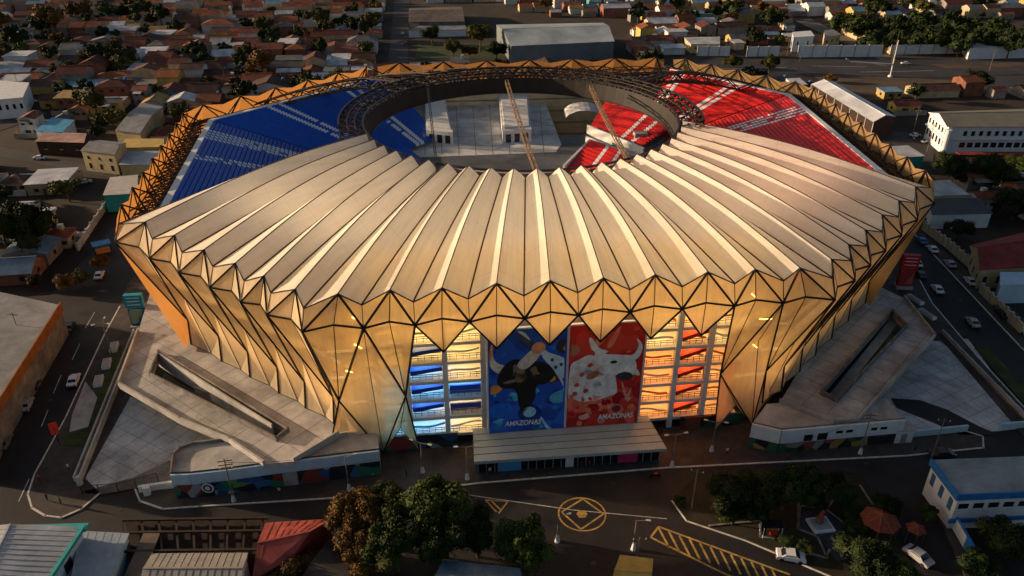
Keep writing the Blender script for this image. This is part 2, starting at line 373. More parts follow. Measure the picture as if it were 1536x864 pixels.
# --- roof membranes: 22 pleats from the rim to the compression ring
RC, RZ = Vector((2, 171)), 40.0
def rp(a, r=37.0, z=RZ, ry=None): return Vector((RC.x+r*.975*cos(a), RC.y+(ry or r)*1.01*sin(a), z))
A0, A1 = radians(203), radians(352)
S, T_ = 14, 5
for i in range(NB):
    a = A0+(A1-A0)*i/NB; b_ = A0+(A1-A0)*(i+1)/NB; am = (a+b_)/2
    for half in (0, 1):
        Vo, Po = (Vv[i], Pp[i]) if half == 0 else (Vv[i+1], Pp[i])
        Vi, Pi_ = (rp(a, 37, 39.1) if half == 0 else rp(b_, 37, 39.1)), rp(am, 36.8, 40.9)
        b = B(); g = []
        for s in range(S+1):
            ss = s/S; row = []
            ar = 1.5*sin(pi*ss); av = .7*sin(pi*ss)
            pv = Vo.lerp(Vi, ss)+Vector((0, 0, av)); pr = Po.lerp(Pi_, ss)+Vector((0, 0, ar))
            for t in range(T_+1):
                tt = t/T_; p = pv.lerp(pr, tt); p.z += .26*sin(pi*tt)*(.4+.6*sin(pi*min(1, ss*1.2+.05)))
                row.append(p)
            g.append(row)
        for s in range(S+1):
            for t in range(T_+1): b.v.append(tuple(g[s][t]))
        for s in range(S):
            for t in range(T_):
                k = s*(T_+1)+t; q = (k, k+1, k+T_+2, k+T_+1)
                b.f.append(q if half == 1 else q[::-1]); b.m.append(0)
        b.obj('roof_membrane', roofmem, st, smooth=True)
    c = B()
    for s in range(S):
        f = lambda ss: Vv[i].lerp(rp(a, 37, 39.1), ss)+Vector((0, 0, .7*sin(pi*ss)+.1))
        c.beam(f(s/S), f((s+1)/S), .2)
    c.obj('valley_cable', cable, st)
    c = B()
    for s in range(S):
        f = lambda ss: Pp[i].lerp(rp(am, 36.8, 40.9), ss)+Vector((0, 0, 1.5*sin(pi*ss)+.06))
        c.beam(f(s/S), f((s+1)/S), .14)
    c.obj('ridge_cable', cable, st)
# --- compression ring round the opening
NR = 72; ringb = [B() for _ in range(4)]; lat = B()
for i in range(NR):
    a, a2 = 2*pi*i/NR, 2*pi*(i+1)/NR; am = (a+a2)/2
    for q_, (r, z) in enumerate(((36.2, 40.2), (36.4, 37.8), (41.5, 41), (41.5, 38))):
        if r > 40 and sin(a) < -.25: continue
        ringb[q_].beam(rp(a, r, z), rp(a2, r, z), .38)
    if sin(a) > -.3:
        for (r, z), (r2, z2) in (((36.2, 40.2), (41.5, 41)), ((36.4, 37.8), (41.5, 38)), ((36.4, 37.8), (41.5, 41)), ((41.5, 38), (41.5, 41)), ((36.2, 40.2), (36.4, 37.8))):
            lat.beam(rp(a, r, z), rp(a2, r2, z2), .22); lat.beam(rp(a2, r, z), rp(a, r2, z2), .2)
        for rr, zz in ((38, 40.6), (39.7, 40.8)): lat.beam(rp(a, rr, zz), rp(a2, rr, zz), .2)
[q_.obj('ring_chord', steel, st) for q_ in ringb]; lat.obj('ring_truss', bsteel, st, kind='stuff')
cur = B()
for i in range(NR):
    a, a2 = 2*pi*i/NR, 2*pi*(i+1)/NR
    cur.face([rp(a, 36, 39.6), rp(a, 35.2, 35.9), rp(a2, 35.2, 35.9), rp(a2, 36, 39.6)])
cur.obj('ring_curtain', mat('brown_curtain', (.018, .014, .012), .7, .3, .3), st)
cr = B()
for i in range(NR):
    a, a2 = 2*pi*i/NR, 2*pi*(i+1)/NR; cr.beam(rp(a, 35.1, 35.8), rp(a2, 35.1, 35.8), .2)
cr.obj('curtain_rail', steel, st)
# --- radial trusses over the back, rim gallery truss
def truss(p, q, dz=2.4, n=6, wd=.24, sag=0, name='roof_truss', m=bsteel, par=None, wid=0):
    b = B(); P = [p.lerp(q, i/n)+Vector((0, 0, sag*sin(pi*i/n))) for i in range(n+1)]
    side = (q-p).cross(Vector((0, 0, 1))).normalized()*wid
    for sg in ((-1, 1) if wid else (0,)):
        for i in range(n):
            o = side*sg; d = Vector((0, 0, -dz))
            b.beam(P[i]+o, P[i+1]+o, wd); b.beam(P[i]+o+d, P[i+1]+o+d, wd)
            b.beam(P[i]+o+(d if i % 2 else Vector()), P[i+1]+o+(Vector() if i % 2 else d), wd*.7)
    if wid:
        for i in range(n): b.beam(P[i]-side, P[i+1]+side, wd*.6); b.beam(P[i]-side, P[i]+side, wd*.6)
    b.obj(name, m, par or st)
for (P, nr, si, i, n, u) in backP:
    if si in (1, 2) or (si == 3 and i < 2) :
        if si == 1 and i < 3: continue
        a = atan2(P.y-RC.y, P.x-RC.x); q = rp(a, 41.5, 41)
        truss(v3(P.xy-nr*1.5, 32.4), q, 2.6, 7, .24, 1.0)
for k, (r, zz) in enumerate(((48, 39.6), (56, 37.4), (64, 35.4))):
    b = B(); a0, a1 = radians(58), radians(125); n = 40
    for i in range(n):
        a, a2 = a0+(a1-a0)*i/n, a0+(a1-a0)*(i+1)/n
        f = lambda a, dz: Vector((RC.x+r*.9*cos(a)*1.15, RC.y+r*1.02*sin(a)*(1+.0*k), zz-dz))
        b.beam(f(a, 0), f(a2, 0), .24); b.beam(f(a, 1.8), f(a2, 1.8), .2)
        b.beam(f(a, 0 if i % 2 else 1.8), f(a2, 1.8 if i % 2 else 0), .16)
    b.obj('roof_purlin', bsteel, st, kind='stuff')
# curved trusses sweeping from the ring to the corners
for a, tgt in ((radians(128), Vector((-70, 207, 32.5))), (radians(52), Vector((74, 225, 32.5))), (radians(140), Vector((-58, 220, 32.5))), (radians(40), Vector((64, 236, 32.5)))):
    p = rp(a, 41.5, 41); truss(p, tgt, 2.4, 11, .34, 2.2, wid=.9)
for si, (pts, nr, u) in enumerate(back):
    gal = B(); n = (len(pts)-1)*3; L = (pts[-1]-pts[0])
    for i in range(n):
        p, q = pts[0]+L*i/n, pts[0]+L*(i+1)/n
        for ins, z in ((1.6, 31.6), (6.6, 32.8), (4.2, 32.6)):
            gal.beam(v3(p-nr*ins, z), v3(q-nr*ins, z), .2)
        a = v3(p-nr*1.6, 31.6); b2 = v3(q-nr*6.6, 32.8); c2 = v3(p-nr*6.6, 32.8); d2 = v3(q-nr*1.6, 31.6)
        gal.beam(a, b2, .16); gal.beam(c2, d2, .16); gal.beam(a, c2, .2)
        low = v3((p+q)/2-nr*4, 29.0); gal.beam(a, low, .14); gal.beam(c2, low, .14); gal.beam(v3((p+q)/2-nr*4.1, 32.2), low, .14)
        lo2 = v3((p+q)/2+L/n-nr*4, 29.0); gal.beam(low, lo2, .18)
    gal.obj('rim_truss', bsteel, st, kind='stuff')
    dk = B(); nn = 24
    for i in range(nn):      # grating of the maintenance walk, plank by plank
        p, q = pts[0]+L*(i+.06)/nn, pts[0]+L*(i+.94)/nn
        dk.prism([p-nr*2.2, q-nr*2.2, q-nr*6.2, p-nr*6.2], 28.2, 28.4)
    dk.obj('gallery_deck', mat('gallery_grating', (.07, .055, .045), .8, .3, 1), st)
# --- catwalks slung across the opening
def px40(x, y, z=40): return G(x, y, z)
for (a, b_, c, wdh) in (((642, 132), (656, 256), steel, .45), ((760, 120), (808, 263), tansteel, .9), ((886, 128), (946, 243), tansteel, .8)):
    truss(px40(*a, 40.6), px40(*b_, 40.2), .75, 16, 0.12 if wdh < .5 else .15, -.6, 'catwalk', c, st, wdh*.42)
# --- bowl: octagonal stands, deck, inner wall
allc = [CA, CB, CC, CD_, CE, CF, CG, CH]
def inset(d):
    out = []; n = len(allc)
    for i in range(n):
        a, b_, c = allc[i-1], allc[i], allc[(i+1) % n]
        u1, u2 = (b_-a).normalized(), (c-b_).normalized(); n1, n2 = Vector((u1.y, -u1.x)), Vector((u2.y, -u2.x))
        m = (n1+n2); m = m/m.dot(n1); out.append(b_-m*d)
    return out
def tiers(b, p0, q0, p1, q1, z0, z1, n, bands=(), seed=0, top=0):
    """outer edge p0-q0 at z0, inner edge p1-q1 at z1; materials 0 concrete 1 seats 2 white seats"""
    rnd = random.Random(seed)
    for k in range(n):
        a, c = k/n, (k+1)/n; z = z0+(z1-z0)*c
        A, Q, A2, Q2 = p0.lerp(p1, a), q0.lerp(q1, a), p0.lerp(p1, c), q0.lerp(q1, c); zr = z0+(z1-z0)*(k+2)/n
        b.face([v3(A, z), v3(A2, z), v3(Q2, z), v3(Q, z)]); b.face([v3(A2, z), v3(A2, zr), v3(Q2, zr), v3(Q2, z)])
        L = (Q-A).length; u = (Q-A).normalized(); st0 = 0.4
        # seats: backs + pans as small prisms, colour by band
        cells = [(st0, L-.4, 1)]
        for bc, bw in bands:
            s0, s1 = bc*L-bw/2, bc*L+bw/2; new = []
            for x0, x1, m in cells:
                if x1 <= s0 or x0 >= s1 or m == 2: new.append((x0, x1, m)); continue
                if x0 < s0: new.append((x0, s0, m))
                x = max(x0, s0); e = min(x1, s1); pw = (e-x)/3
                new.append((x, e, 2 if rnd.random() < .93 else 1))
                if x1 > s1: new.append((s1, x1, m))
            cells = new
        inw = (A2-A).normalized() if (A2-A).length > 0 else Vector((0, 0)); dd = (A2-A).length
        for x0, x1, m in cells:
            if x1-x0 < .2: continue
            a1, a2 = A+u*x0, A+u*x1; f1, f2 = a1+inw*dd*.7, a2+inw*dd*.7
            h = .8
            b.face([v3(a1, z+h), v3(f1, z+.42), v3(f2, z+.42), v3(a2, z+h)], m); dd_ = .45
            b.face([v3(f1, z+.42), v3(f1, z+.02), v3(f2, z+.02), v3(f2, z+.42)], m)
            b.face([v3(a1, z+h), v3(a2, z+h), v3(a2, z+.02), v3(a1, z+.02)], m)
I7, I50 = inset(7.4), inset(50)
names = ['A', 'B', 'C', 'D', 'E', 'F', 'G', 'H']
def corner(d, i): return inset(d)[i]
def stand(i, j, seatm, bands, dmax=44, seed=1, n=36, z1=24.6, z0=32.6):
    o, q = inset(8.2), inset(dmax); b = B()
    tiers(b, o[i], o[j], q[i], q[j], z0, z1, n, bands, seed)
    b.obj('seat_rows', [concd, seatm, wseat], st, kind='stuff')
stand(7, 0, bseat, [(.13, 1.0), (.16, 1.0), (.19, 1.0), (.22, 1.0), (.43, 1.0), (.46, 1.0)], seed=3)
stand(6, 7, bseat, [(.23, 1.3), (.29, 1.3), (.66, 1.3), (.72, 1.3)], seed=4)
stand(3, 4, rseat, [(.75, 1.0), (.78, 1.0), (.81, 1.0), (.84, 1.0)], seed=5)
stand(4, 5, rseat, [(.36, 1.3), (.43, 1.3), (.86, 1.3), (.92, 1.3)], seed=6)
stand(0, 1, bseat, [], seed=7, n=20, z0=28); stand(2, 3, rseat, [], seed=8, n=20, z0=28)
def block(c4, z0, z1, n, m, bands, seed):
    b = B(); P = [G(x, y, z).xy for (x, y), z in c4]; tiers(b, P[0], P[1], P[2], P[3], z0, z1, n, bands, seed)
    b.slab([v3(P[0], z1-.3), v3(P[1], z1-.3), v3(P[3], z1-.3), v3(P[2], z1-.3)], 23.9)
    b.obj('seat_rows', [concd, m, wseat], st, kind='stuff')
block([((908, 157), 27), ((1016, 192), 27), ((884, 192), 25.2), ((962, 224), 25.2)], 28.4, 25.4, 13, rseat, [(.62, 1.2), (.80, 1.2)], 9)
block([((884, 216), 24.9), ((946, 240), 24.9), ((846, 256), 24.2), ((918, 285), 24.2)], 25.6, 24.3, 9, rseat, [(.45, 1.1), (.75, 1.1)], 10)
block([((560, 200), 26), ((600, 178), 26), ((572, 228), 24.6), ((612, 208), 24.6)], 27.2, 24.6, 10, bseat, [(.93, .9)], 11)
block([((588, 236), 24.6), ((612, 226), 24.6), ((618, 262), 24.2), ((642, 246), 24.2)], 25.2, 24.2, 7, bseat, [], 12)
# vomitory box in the red stand
v = G(960, 206, 26); B().box((v.x, v.y, 25), (3.4, 2.4, 2.4), .12).obj('stair_box', conc, st)
# corridor walls
for a, c, w_, z in ((G(882, 196, 25), G(964, 230, 25), .5, 26.6), (G(880, 212, 24.6), G(950, 240, 24.6), .5, 26), (G(846, 257, 24.2), G(886, 214, 24.6), .6, 25.8), (G(562, 222, 25), G(606, 210, 25), .4, 26), (G(598, 178, 26), G(614, 210, 24.6), .5, 26.4)):
    B().strip([a, c], w_, 24, z).obj('corridor_wall', frame_w, st)
# rim wall (white) around the stands
o1, o2, o3 = inset(6.9), inset(8.2), inset(8.6)
for i in range(8):
    j = (i+1) % 8
    if i in (0, 1, 2, 5): continue
    b = B(); b.face([v3(o1[i], 33.4), v3(o2[i], 33.4), v3(o2[j], 33.4), v3(o1[j], 33.4)]); b.face([v3(o2[i], 33.4), v3(o2[i], 32.2), v3(o2[j], 32.2), v3(o2[j], 33.4)])
    b.face([v3(o1[i], 33.4), v3(o1[j], 33.4), v3(o1[j], 30), v3(o1[i], 30)]); b.obj('rim_wall', frame_w, st)
# deck inside
i46 = inset(43)
deck = B().poly([v3(p, 24) for p in i46]); deck.obj('inner_deck', mat('dark_paving', (.10, .105, .11), .7, .25, .2, detail=8), st)
pv = [G(608, 168, 24.05), G(640, 141, 24.05), G(812, 138, 24.05), G(842, 216, 24.05), G(834, 228, 24.05), G(630, 236, 24.05), G(606, 222, 24.05)]
ns = B().slab(pv, 23.98).obj('stage_floor', mat('pale_slabs', (.58, .57, .55), .7, .22, .25, detail=8), st)
j = B()
for k in range(1, 9):
    a = G(608+k*25, 142, 24.06); c = G(612+k*25.5, 232, 24.06); j.beam(a, c, .14, .02)
for k in range(1, 6):
    a = G(614, 150+k*14, 24.07); c = G(830, 146+k*14, 24.07); j.beam(a, c, .14, .02)
j.obj('slab_joints', concd, st)
def boxhouse(fp, h, name='stage_building'):
    P = [G(x, y, 24.1) for x, y in fp]
    b = B().prism(P, 24.02, 24+h); c = B().prism([p*.86+sum(P, Vector())/4*.14 for p in P], 24+h, 24+h+.35)
    o = b.obj(name, mat('white_metal', (.66, .66, .66), .5, .08, .3), st); c.obj('roof_unit', frame_w, o)
    f = P[0]; g = P[1]; n_ = (g-f).normalized(); d = B()
    for t in (.2, .5, .8):
        p = f.lerp(g, t); d.box((p.x, p.y-.05, 24.1), (1.4, .12, 2.2), atan2(n_.y, n_.x))
    d.obj('door', dglass, o)
boxhouse([(640, 212), (680, 216), (667, 158), (638, 158)], 3.2)
boxhouse([(754, 214), (797, 211), (792, 154), (748, 154)], 3.2)
# people-sized equipment on the stage floor
for n_, (x, y) in enumerate(((836, 236),)):
    pass
# cladding inside behind ring at the back right: pale curved stage canopy
cv = B(); cc = G(876, 178, 24.1)
for i in range(10):
    a, a2 = pi*(.1+.8*i/10), pi*(.1+.8*(i+1)/10)
    f = lambda a, y: Vector((cc.x+6*cos(a), cc.y+y, 24+3.4*sin(a)))
    cv.face([f(a, -3), f(a2, -3), f(a2, 6), f(a, 6)])
cv.obj('barrel_canopy', frame_w, st, smooth=True)
wk = B(); wk.strip([G(700, 262, 24.1), G(850, 268, 24.1)], 6, 24.02, 24.4); wk.obj('front_walkway', conc, st)
# lower body of the building: storeys behind the skin
core = inset(10.2)
for i in range(8):
    j = (i+1) % 8
    if i == 1: continue
    b = B(); b.face([v3(core[i], 0), v3(core[j], 0), v3(core[j], 32), v3(core[i], 32)]); b.obj('inner_wall', hallwall, st)
    b = B()
    for z in (6.2, 10, 13.8, 17.6, 21.4, 25.2):
        o_ = inset(8.6); b.prism([core[i], core[j], o_[j], o_[i]], z, z+.45)
    b.obj('floor_slabs', conc, st)
# --- front hall seen through the opening: columns, slabs, stair flights, lamps
uf = (CC-CB).normalized(); nf = Vector((uf.y, -uf.x)); rzf = atan2(uf.y, uf.x)
def FP(x, ins, z=0):       # point on the front facade: x along, inset from the M line
    return v3(CB+uf*x-nf*ins, z)
hall_back = B().face([FP(0, 13.5, 0), FP(82, 13.5, 0), FP(82, 13.5, 32), FP(0, 13.5, 32)]).obj('inner_wall', hallwall, st)
levels = [1.6, 5.4, 9.2, 13.0, 16.8, 20.6]
x_cols_l = [9.4, 14.2, 20.6, 27.0]; x_cols_r = [54.4, 60.6, 66.4, 71.0]
for xs, pm, tubeset in ((x_cols_l, bluep, (glow, glowb)), (x_cols_r, redp, (glow, glowr))):
    for x in xs:
        B().prism([FP(x-.45, 8.0), FP(x+.45, 8.0), FP(x+.45, 9.0), FP(x-.45, 9.0)], 0, 26.4).obj('column', frame_w, st)
    for li, z in enumerate(levels+[24.4]):
        B().prism([FP(xs[0]-2, 8.25), FP(xs[-1]+2, 8.25), FP(xs[-1]+2, 13.4), FP(xs[0]-2, 13.4)], z, z+.6).obj('floor_slab', frame_w, st)
        if z > 24: continue
        rb = B()
        for x0, x1 in zip(xs, xs[1:]):
            for hh in (1.5, 1.9):
                rb.beam(FP(x0+.5, 8.5, z+hh), FP(x1-.5, 8.5, z+hh), .09)
            k = x0+.9
            while k < x1-.5: rb.beam(FP(k, 8.5, z+.85), FP(k, 8.5, z+1.9), .06); k += 1.1
        rb.obj('railing', bsteel, st)
        low = li <= 2
        tb = B()
        for bi, (x0, x1) in enumerate(zip(xs, xs[1:])):
            c = B()
            c.beam(FP(x0+.9, 10.6, z+3.45), FP(x1-.9, 10.6, z+3.45), .5, .18)
            m = tubeset[1] if (li <= 3 and bi != 2 or li == 2 if pm is bluep else li <= 3 or bi == 1) else tubeset[0]
            c.obj('lamp_and_glimpse', m, st)
        for bi, (x0, x1) in enumerate(zip(xs, xs[1:])):       # long shallow ramps crossing each bay
            fl = B(); nn_ = 6; sg = 1 if pm is bluep else -1
            for q_ in range(nn_):
                f = lambda t: z+1.35+li*.05+sg*.5*(t-.5)+.22*sin(t*5+bi*2+li)
                t0, t1 = q_/nn_, (q_+1)/nn_; xa_, xb_ = x0+.5+(x1-x0-1)*t0, x0+.5+(x1-x0-1)*t1
                fl.face([FP(xa_, 9.6, f(t0)+.45), FP(xa_, 9.6, f(t0)), FP(xb_, 9.6, f(t1)), FP(xb_, 9.6, f(t1)+.45)])
            lo_ = li <= 2 and bi != 2
            fl.obj('ramp_edge', (mat('light_blue_panel', (.06, .30, .62), .6, .2, .5) if lo_ else frame_w) if pm is bluep else (mat('orange_panel', (.62, .20, .04), .6, .2, .5) if (li + bi) % 2 else frame_w), st)
        # sloping stair flights, blue on the left, red on the right
        bi = 1 if pm is bluep else 1
        x0, x1 = xs[bi]+.5, xs[bi+1]-.5
        if li >= 1 or pm is redp:
            d0, d1 = (2.0, 2.5) if pm is bluep else (1.5, 2.9)
            if li < 5 and not (pm is redp and li == 5):
                fl = B()
                fl.face([FP(x0, 8.7, z+d0+.5), FP(x0, 8.7, z+d0-.3), FP(x1, 8.7, z+d1-.1), FP(x1, 8.7, z+d1+.6)])
                fl.face([FP(x0, 8.7, z+d0+.5), FP(x1, 8.7, z+d1+.6), FP(x1, 10.4, z+d1+.6), FP(x0, 10.4, z+d0+.5)])
                fl.obj('stair_flight', pm, st)
        if li in (1, 2) and pm is bluep:
            fl = B().prism([FP(xs[2]+.6, 9.4), FP(xs[3]-.4, 9.4), FP(xs[3]-.4, 9.7), FP(xs[2]+.6, 9.7)], z+.9, z+2.4); fl.obj('wall_panel', bluep, st)
    B().prism([FP(xs[0]-2, 8.1), FP(xs[-1]+1, 8.1), FP(xs[-1]+1, 9.2), FP(xs[0]-2, 9.2)], 26.4, 27.6).obj('head_beam', frame_w, st)
B().prism([FP(8, 8.2), FP(74, 8.2), FP(74, 9.4), FP(8, 9.4)], 27.6, 28.4).obj('head_beam', conc, st)
for x in range(9, 74, 5):      # lit windows above the hall, seen through the skin
    if x % 2: B().prism([FP(x, 12.9), FP(x+3.4, 12.9), FP(x+3.4, 13.1), FP(x, 13.1)], 28.8, 31.2).obj('window', glow, st)
B().face([FP(28, 9.2, 0), FP(54, 9.2, 0), FP(54, 9.2, 27.6), FP(28, 9.2, 27.6)]).obj('portal_wall', frame_w, st)
# --- lamps between skin and building (the arena is lit from inside)
def alamp(a, b_, z, e, up=True, col=(1, .66, .32), wd=1.2, tilt=None):
    d = b_-a; l = bpy.data.lights.new('uplight', 'AREA'); l.shape = 'RECTANGLE'; l.size = d.length; l.size_y = wd; l.energy = e; l.color = col
    o = bpy.data.objects.new('uplight', l); COL.objects.link(o); m = (a+b_)/2
    x = Vector((d.x, d.y, 0)).normalized(); aim = Vector(tilt) if tilt else Vector((0, 0, 1 if up else -1)); zax = -aim.normalized(); y = zax.cross(x).normalized(); x = y.cross(zax)
    R = Matrix((x, y, zax)).transposed().to_4x4(); o.matrix_world = Matrix.Translation((m.x, m.y, z)) @ R; o.parent = None
    return o
LI = inset(9.9); LI2 = inset(5.0)
for i, e in ((0, 2100), (2, 1700)):
    nr = front[i][1]
    alamp(LI[i], LI[i+1], 14.0, e, wd=12, tilt=(nr.x, nr.y, -.12))
    alamp(LI2[i], LI2[i+1], 24.0, e*.45, wd=2, tilt=(nr.x*.4, nr.y*.4, 1))
alamp(FP(0, 9.8).xy, FP(12.5, 9.8).xy, 17, 750, wd=15, tilt=(nf.x, nf.y, 0)); alamp(FP(71, 9.8).xy, FP(82, 9.8).xy, 17, 650, wd=15, tilt=(nf.x, nf.y, 0))
alamp(FP(12, 5.5).xy, FP(70, 5.5).xy, 27.6, 1100, tilt=(0, -.5, 1)); alamp(FP(12, 6.5).xy, FP(70, 6.5).xy, 26, 1000, tilt=(0, -1, -.1), wd=3)
R1, R2 = inset(20), inset(34)
for i in (0, 1, 2):        # floodlights under the roof: the pleats glow a little
    for RR, e in ((R1, 5200), (R2, 3600)):
        alamp(RR[i], RR[i+1], (24 if i == 1 else 29.6) if RR is R1 else (22 if i == 1 else 28.4), e*1.55*(.62 if i == 1 else (.34 if i == 0 else .24) if RR is R1 else (.24 if i == 0 else .15)), col=(1, .74, .50), wd=9, up=True)
random.seed(9)
for x0, x1 in ((1.5, 8.5), (73.5, 80)):
    for k in range(3):
        x = random.uniform(x0, x1-2.2); z = 14+k*5.3; a = random.uniform(-1.6, 1.6)
        B().beam(FP(x, 12.5, z), FP(x+random.uniform(.8, 3.0), 12.5, z+a), .2, .12).obj('lamp_and_glimpse', glow, st)  # tilted glowing bars added as bright glimpses behind the clear end bays
    for k in range(4): B().prism([FP(x0, 8.8), FP(x1, 8.8), FP(x1, 9.6), FP(x0, 9.6)], 9.2+k*5.2, 9.8+k*5.2).obj('floor_slab', frame_w, st)
# --- banners on the portal
def banner(x0, x1, name, label, m):
    t = thing(name, label, 'banner', tuple(FP((x0+x1)/2, 5.3, 3.2)))
    B().prism([FP(x0, 5.3), FP(x1, 5.3), FP(x1, 5.6), FP(x0, 5.6)], 3.2, 24.8).obj('banner_sheet', m, t)
    fr = B()
    for xa, xb, z0, z1 in ((x0-.28, x0-.02, 3.0, 25.1), (x1+.02, x1+.2, 3.0, 25.1), (x0-.02, x1+.02, 24.82, 25.1), (x0-.02, x1+.02, 2.95, 3.18)):
        fr.prism([FP(xa, 5.22), FP(xb, 5.22), FP(xb, 5.7), FP(xa, 5.7)], z0, z1)
    fr.obj('banner_frame', mat('pale_banner_frame', (.55, .6, .68), .6, .1, 1), t)
    return t
BX0, BXM, BX1 = 27.6, 40.75, 53.6
ba = banner(BX0, BXM-.2, 'blue_banner', 'blue giant banner with a black bull over the entrance', splash('blue_print', [(.008, .07, .46), (.008, .08, .52), (.015, .12, .58), (.008, .05, .36), (.01, .09, .50)], .8))
bb = banner(BXM+.2, BX1, 'red_banner', 'red giant banner with a white bull over the entrance', splash('red_print', [(.55, .010, .012), (.62, .016, .012), (.46, .008, .01), (.58, .026, .016), (.68, .05, .03)], .8))
ARTS = 1.18
def art(par, x0, x1, name, pts, col, lay=1, emis=None):
    """flat print shape in banner coordinates 0..1 (x right, y up)"""
    col = tuple(min(.85, c*1.45) for c in col); m = mat('ink_%02d%02d%02d' % tuple(int(c*99) for c in col), col, .55, .32, .7, detail=7)
    cx_ = .45 if par is ba else .52; pts = [(min(.975, max(.025, cx_+(x-cx_)*ARTS)), min(.985, max(.015, .52+(y-.52)*ARTS))) for x, y in pts]
    P = [FP(x0+(x1-x0)*x, 5.3-.012*lay, 3.2+21.6*y) for x, y in pts]
    # smooth closed outline (Catmull-Rom), flattened
    n = len(P); Q = []
    for i in range(n):
        a, b_, c, d = P[i-1], P[i], P[(i+1) % n], P[(i+2) % n]
        for t in (0, .25, .5, .75):
            Q.append(.5*((2*b_)+(c-a)*t+(2*a-5*b_+4*c-d)*t*t+(3*b_-a-3*c+d)*t**3))
    b = B(); k = 0
    for t in tessellate_polygon([[Vector((q.x, q.z, 0)) for q in Q]]):
        b.f.append(t); b.m.append(0)
    b.v = [tuple(q) for q in Q]
    b.obj(name, m, par)
def ell(cx, cy, rx, ry, rot=0, n=8): return [(cx+rx*cos(a)*cos(rot)-ry*sin(a)*sin(rot), cy+(rx*cos(a)*sin(rot)+ry*sin(a)*cos(rot))*.62) for a in [2*pi*i/n for i in range(n)]]
BL = (BX0, BXM-.2); RD = (BXM+.2, BX1)
blk, brn, org, wht, skin = (.012, .010, .010), (.07, .035, .02), (.62, .20, .04), (.60, .58, .58), (.42, .20, .11)
# black bull on blue
art(ba, *BL, 'printed_horn', [(.17, .60), (.06, .66), (.05, .78), (.12, .83), (.12, .74), (.17, .68), (.30, .64), (.26, .58)], (.50, .44, .36), 1)
art(ba, *BL, 'printed_horn_tip', [(.06, .70), (.05, .79), (.12, .84), (.12, .76)], org, 2)
art(ba, *BL, 'printed_ear', ell(.12, .47, .10, .055, .2), org, 1)
art(ba, *BL, 'printed_ear', ell(.74, .55, .13, .07, -.4), brn, 1)
art(ba, *BL, 'printed_ear', ell(.73, .54, .08, .05, -.4), org, 2)
art(ba, *BL, 'printed_bull', [(.22, .64), (.34, .70), (.52, .68), (.68, .66), (.80, .58), (.72, .50), (.60, .48), (.58, .38), (.50, .30), (.44, .26), (.40, .34), (.36, .46), (.22, .48), (.16, .54)], blk, 3)
art(ba, *BL, 'printed_highlight', [(.34, .66), (.46, .62), (.44, .55), (.36, .56)], (.16, .11, .08), 4)
art(ba, *BL, 'printed_highlight', ell(.31, .53, .08, .02, .2), (.16, .12, .09), 4)
art(ba, *BL, 'printed_arm', [(.38, .66), (.52, .76), (.60, .80), (.66, .77), (.58, .68), (.46, .62)], (.45, .38, .34), 5)
art(ba, *BL, 'printed_hand', ell(.61, .78, .08, .07, .6), skin, 6)
art(ba, *BL, 'printed_horn', [(.36, .92), (.44, .88), (.58, .82), (.54, .76), (.40, .84)], (.025, .05, .10), 5)
art(ba, *BL, 'printed_highlight', [(.38, .93), (.46, .90), (.52, .84), (.44, .88)], (.30, .38, .42), 6)
art(ba, *BL, 'printed_sleeve', [(.62, .80), (.72, .74), (.86, .70), (1.0-.01, .66), (.985, .44), (.90, .46), (.78, .60), (.66, .70)], (.36, .46, .56), 4)
for x, y in ((.76, .68), (.86, .64), (.80, .62), (.92, .58), (.90, .52), (.94, .64)): art(ba, *BL, 'printed_spot', ell(x, y, .018, .022), (.02, .03, .10), 6)
art(ba, *BL, 'printed_hat', ell(.90, .78, .10, .09), (.03, .025, .03), 5); art(ba, *BL, 'printed_hat_band', ell(.92, .765, .05, .03), (.30, .20, .10), 6)
art(ba, *BL, 'printed_swirl', ell(.52, .26, .13, .12), (.006, .02, .15), 2)
art(ba, *BL, 'printed_patch', ell(.52, .27, .075, .07), (.22, .42, .60), 3)
art(ba, *BL, 'printed_patch', ell(.86, .38, .12, .08, .3), (.06, .26, .38), 2); art(ba, *BL, 'printed_patch', ell(.2, .3, .13, .10, .3), (.01, .10, .46), 1)
art(ba, *BL, 'printed_streak', [(.66, .22), (.74, .14), (.82, .06), (.80, .05), (.72, .12), (.65, .20)], (.25, .42, .55), 3)
# white bull on red
ARTS = 1.05
art(bb, *RD, 'printed_body', [(.02, .62), (.14, .68), (.30, .72), (.42, .66), (.58, .60), (.66, .44), (.66, .30), (.52, .26), (.36, .28), (.20, .26), (.02, .30)], (.56, .50, .50), 2)
art(bb, *RD, 'printed_shade', [(.02, .34), (.22, .30), (.44, .31), (.66, .34), (.62, .22), (.40, .20), (.2, .2), (.02, .22)], (.60, .10, .06), 3)
art(bb, *RD, 'printed_head', [(.36, .74), (.50, .72), (.72, .70), (.86, .66), (.90, .58), (.84, .50), (.74, .48), (.66, .52), (.56, .54), (.46, .60), (.36, .66)], wht, 4)
art(bb, *RD, 'printed_horn', [(.72, .70), (.84, .70), (.90, .77), (.87, .84), (.95, .78), (.94, .70), (.86, .65)], wht, 3)
art(bb, *RD, 'printed_horn', [(.40, .72), (.30, .78), (.27, .86), (.31, .86), (.40, .78), (.52, .74)], wht, 3)
art(bb, *RD, 'printed_eye', ell(.60, .645, .045, .022, .1), blk, 6)
art(bb, *RD, 'printed_muzzle', [(.64, .52), (.74, .55), (.84, .53), (.86, .49), (.74, .475)], (.03, .03, .03), 6)
art(bb, *RD, 'printed_ear', [(.84, .60), (.92, .56), (.95, .51), (.86, .53)], wht, 5)
art(bb, *RD, 'printed_ear', ell(.34, .54, .09, .05, .5), (.30, .10, .05), 5)
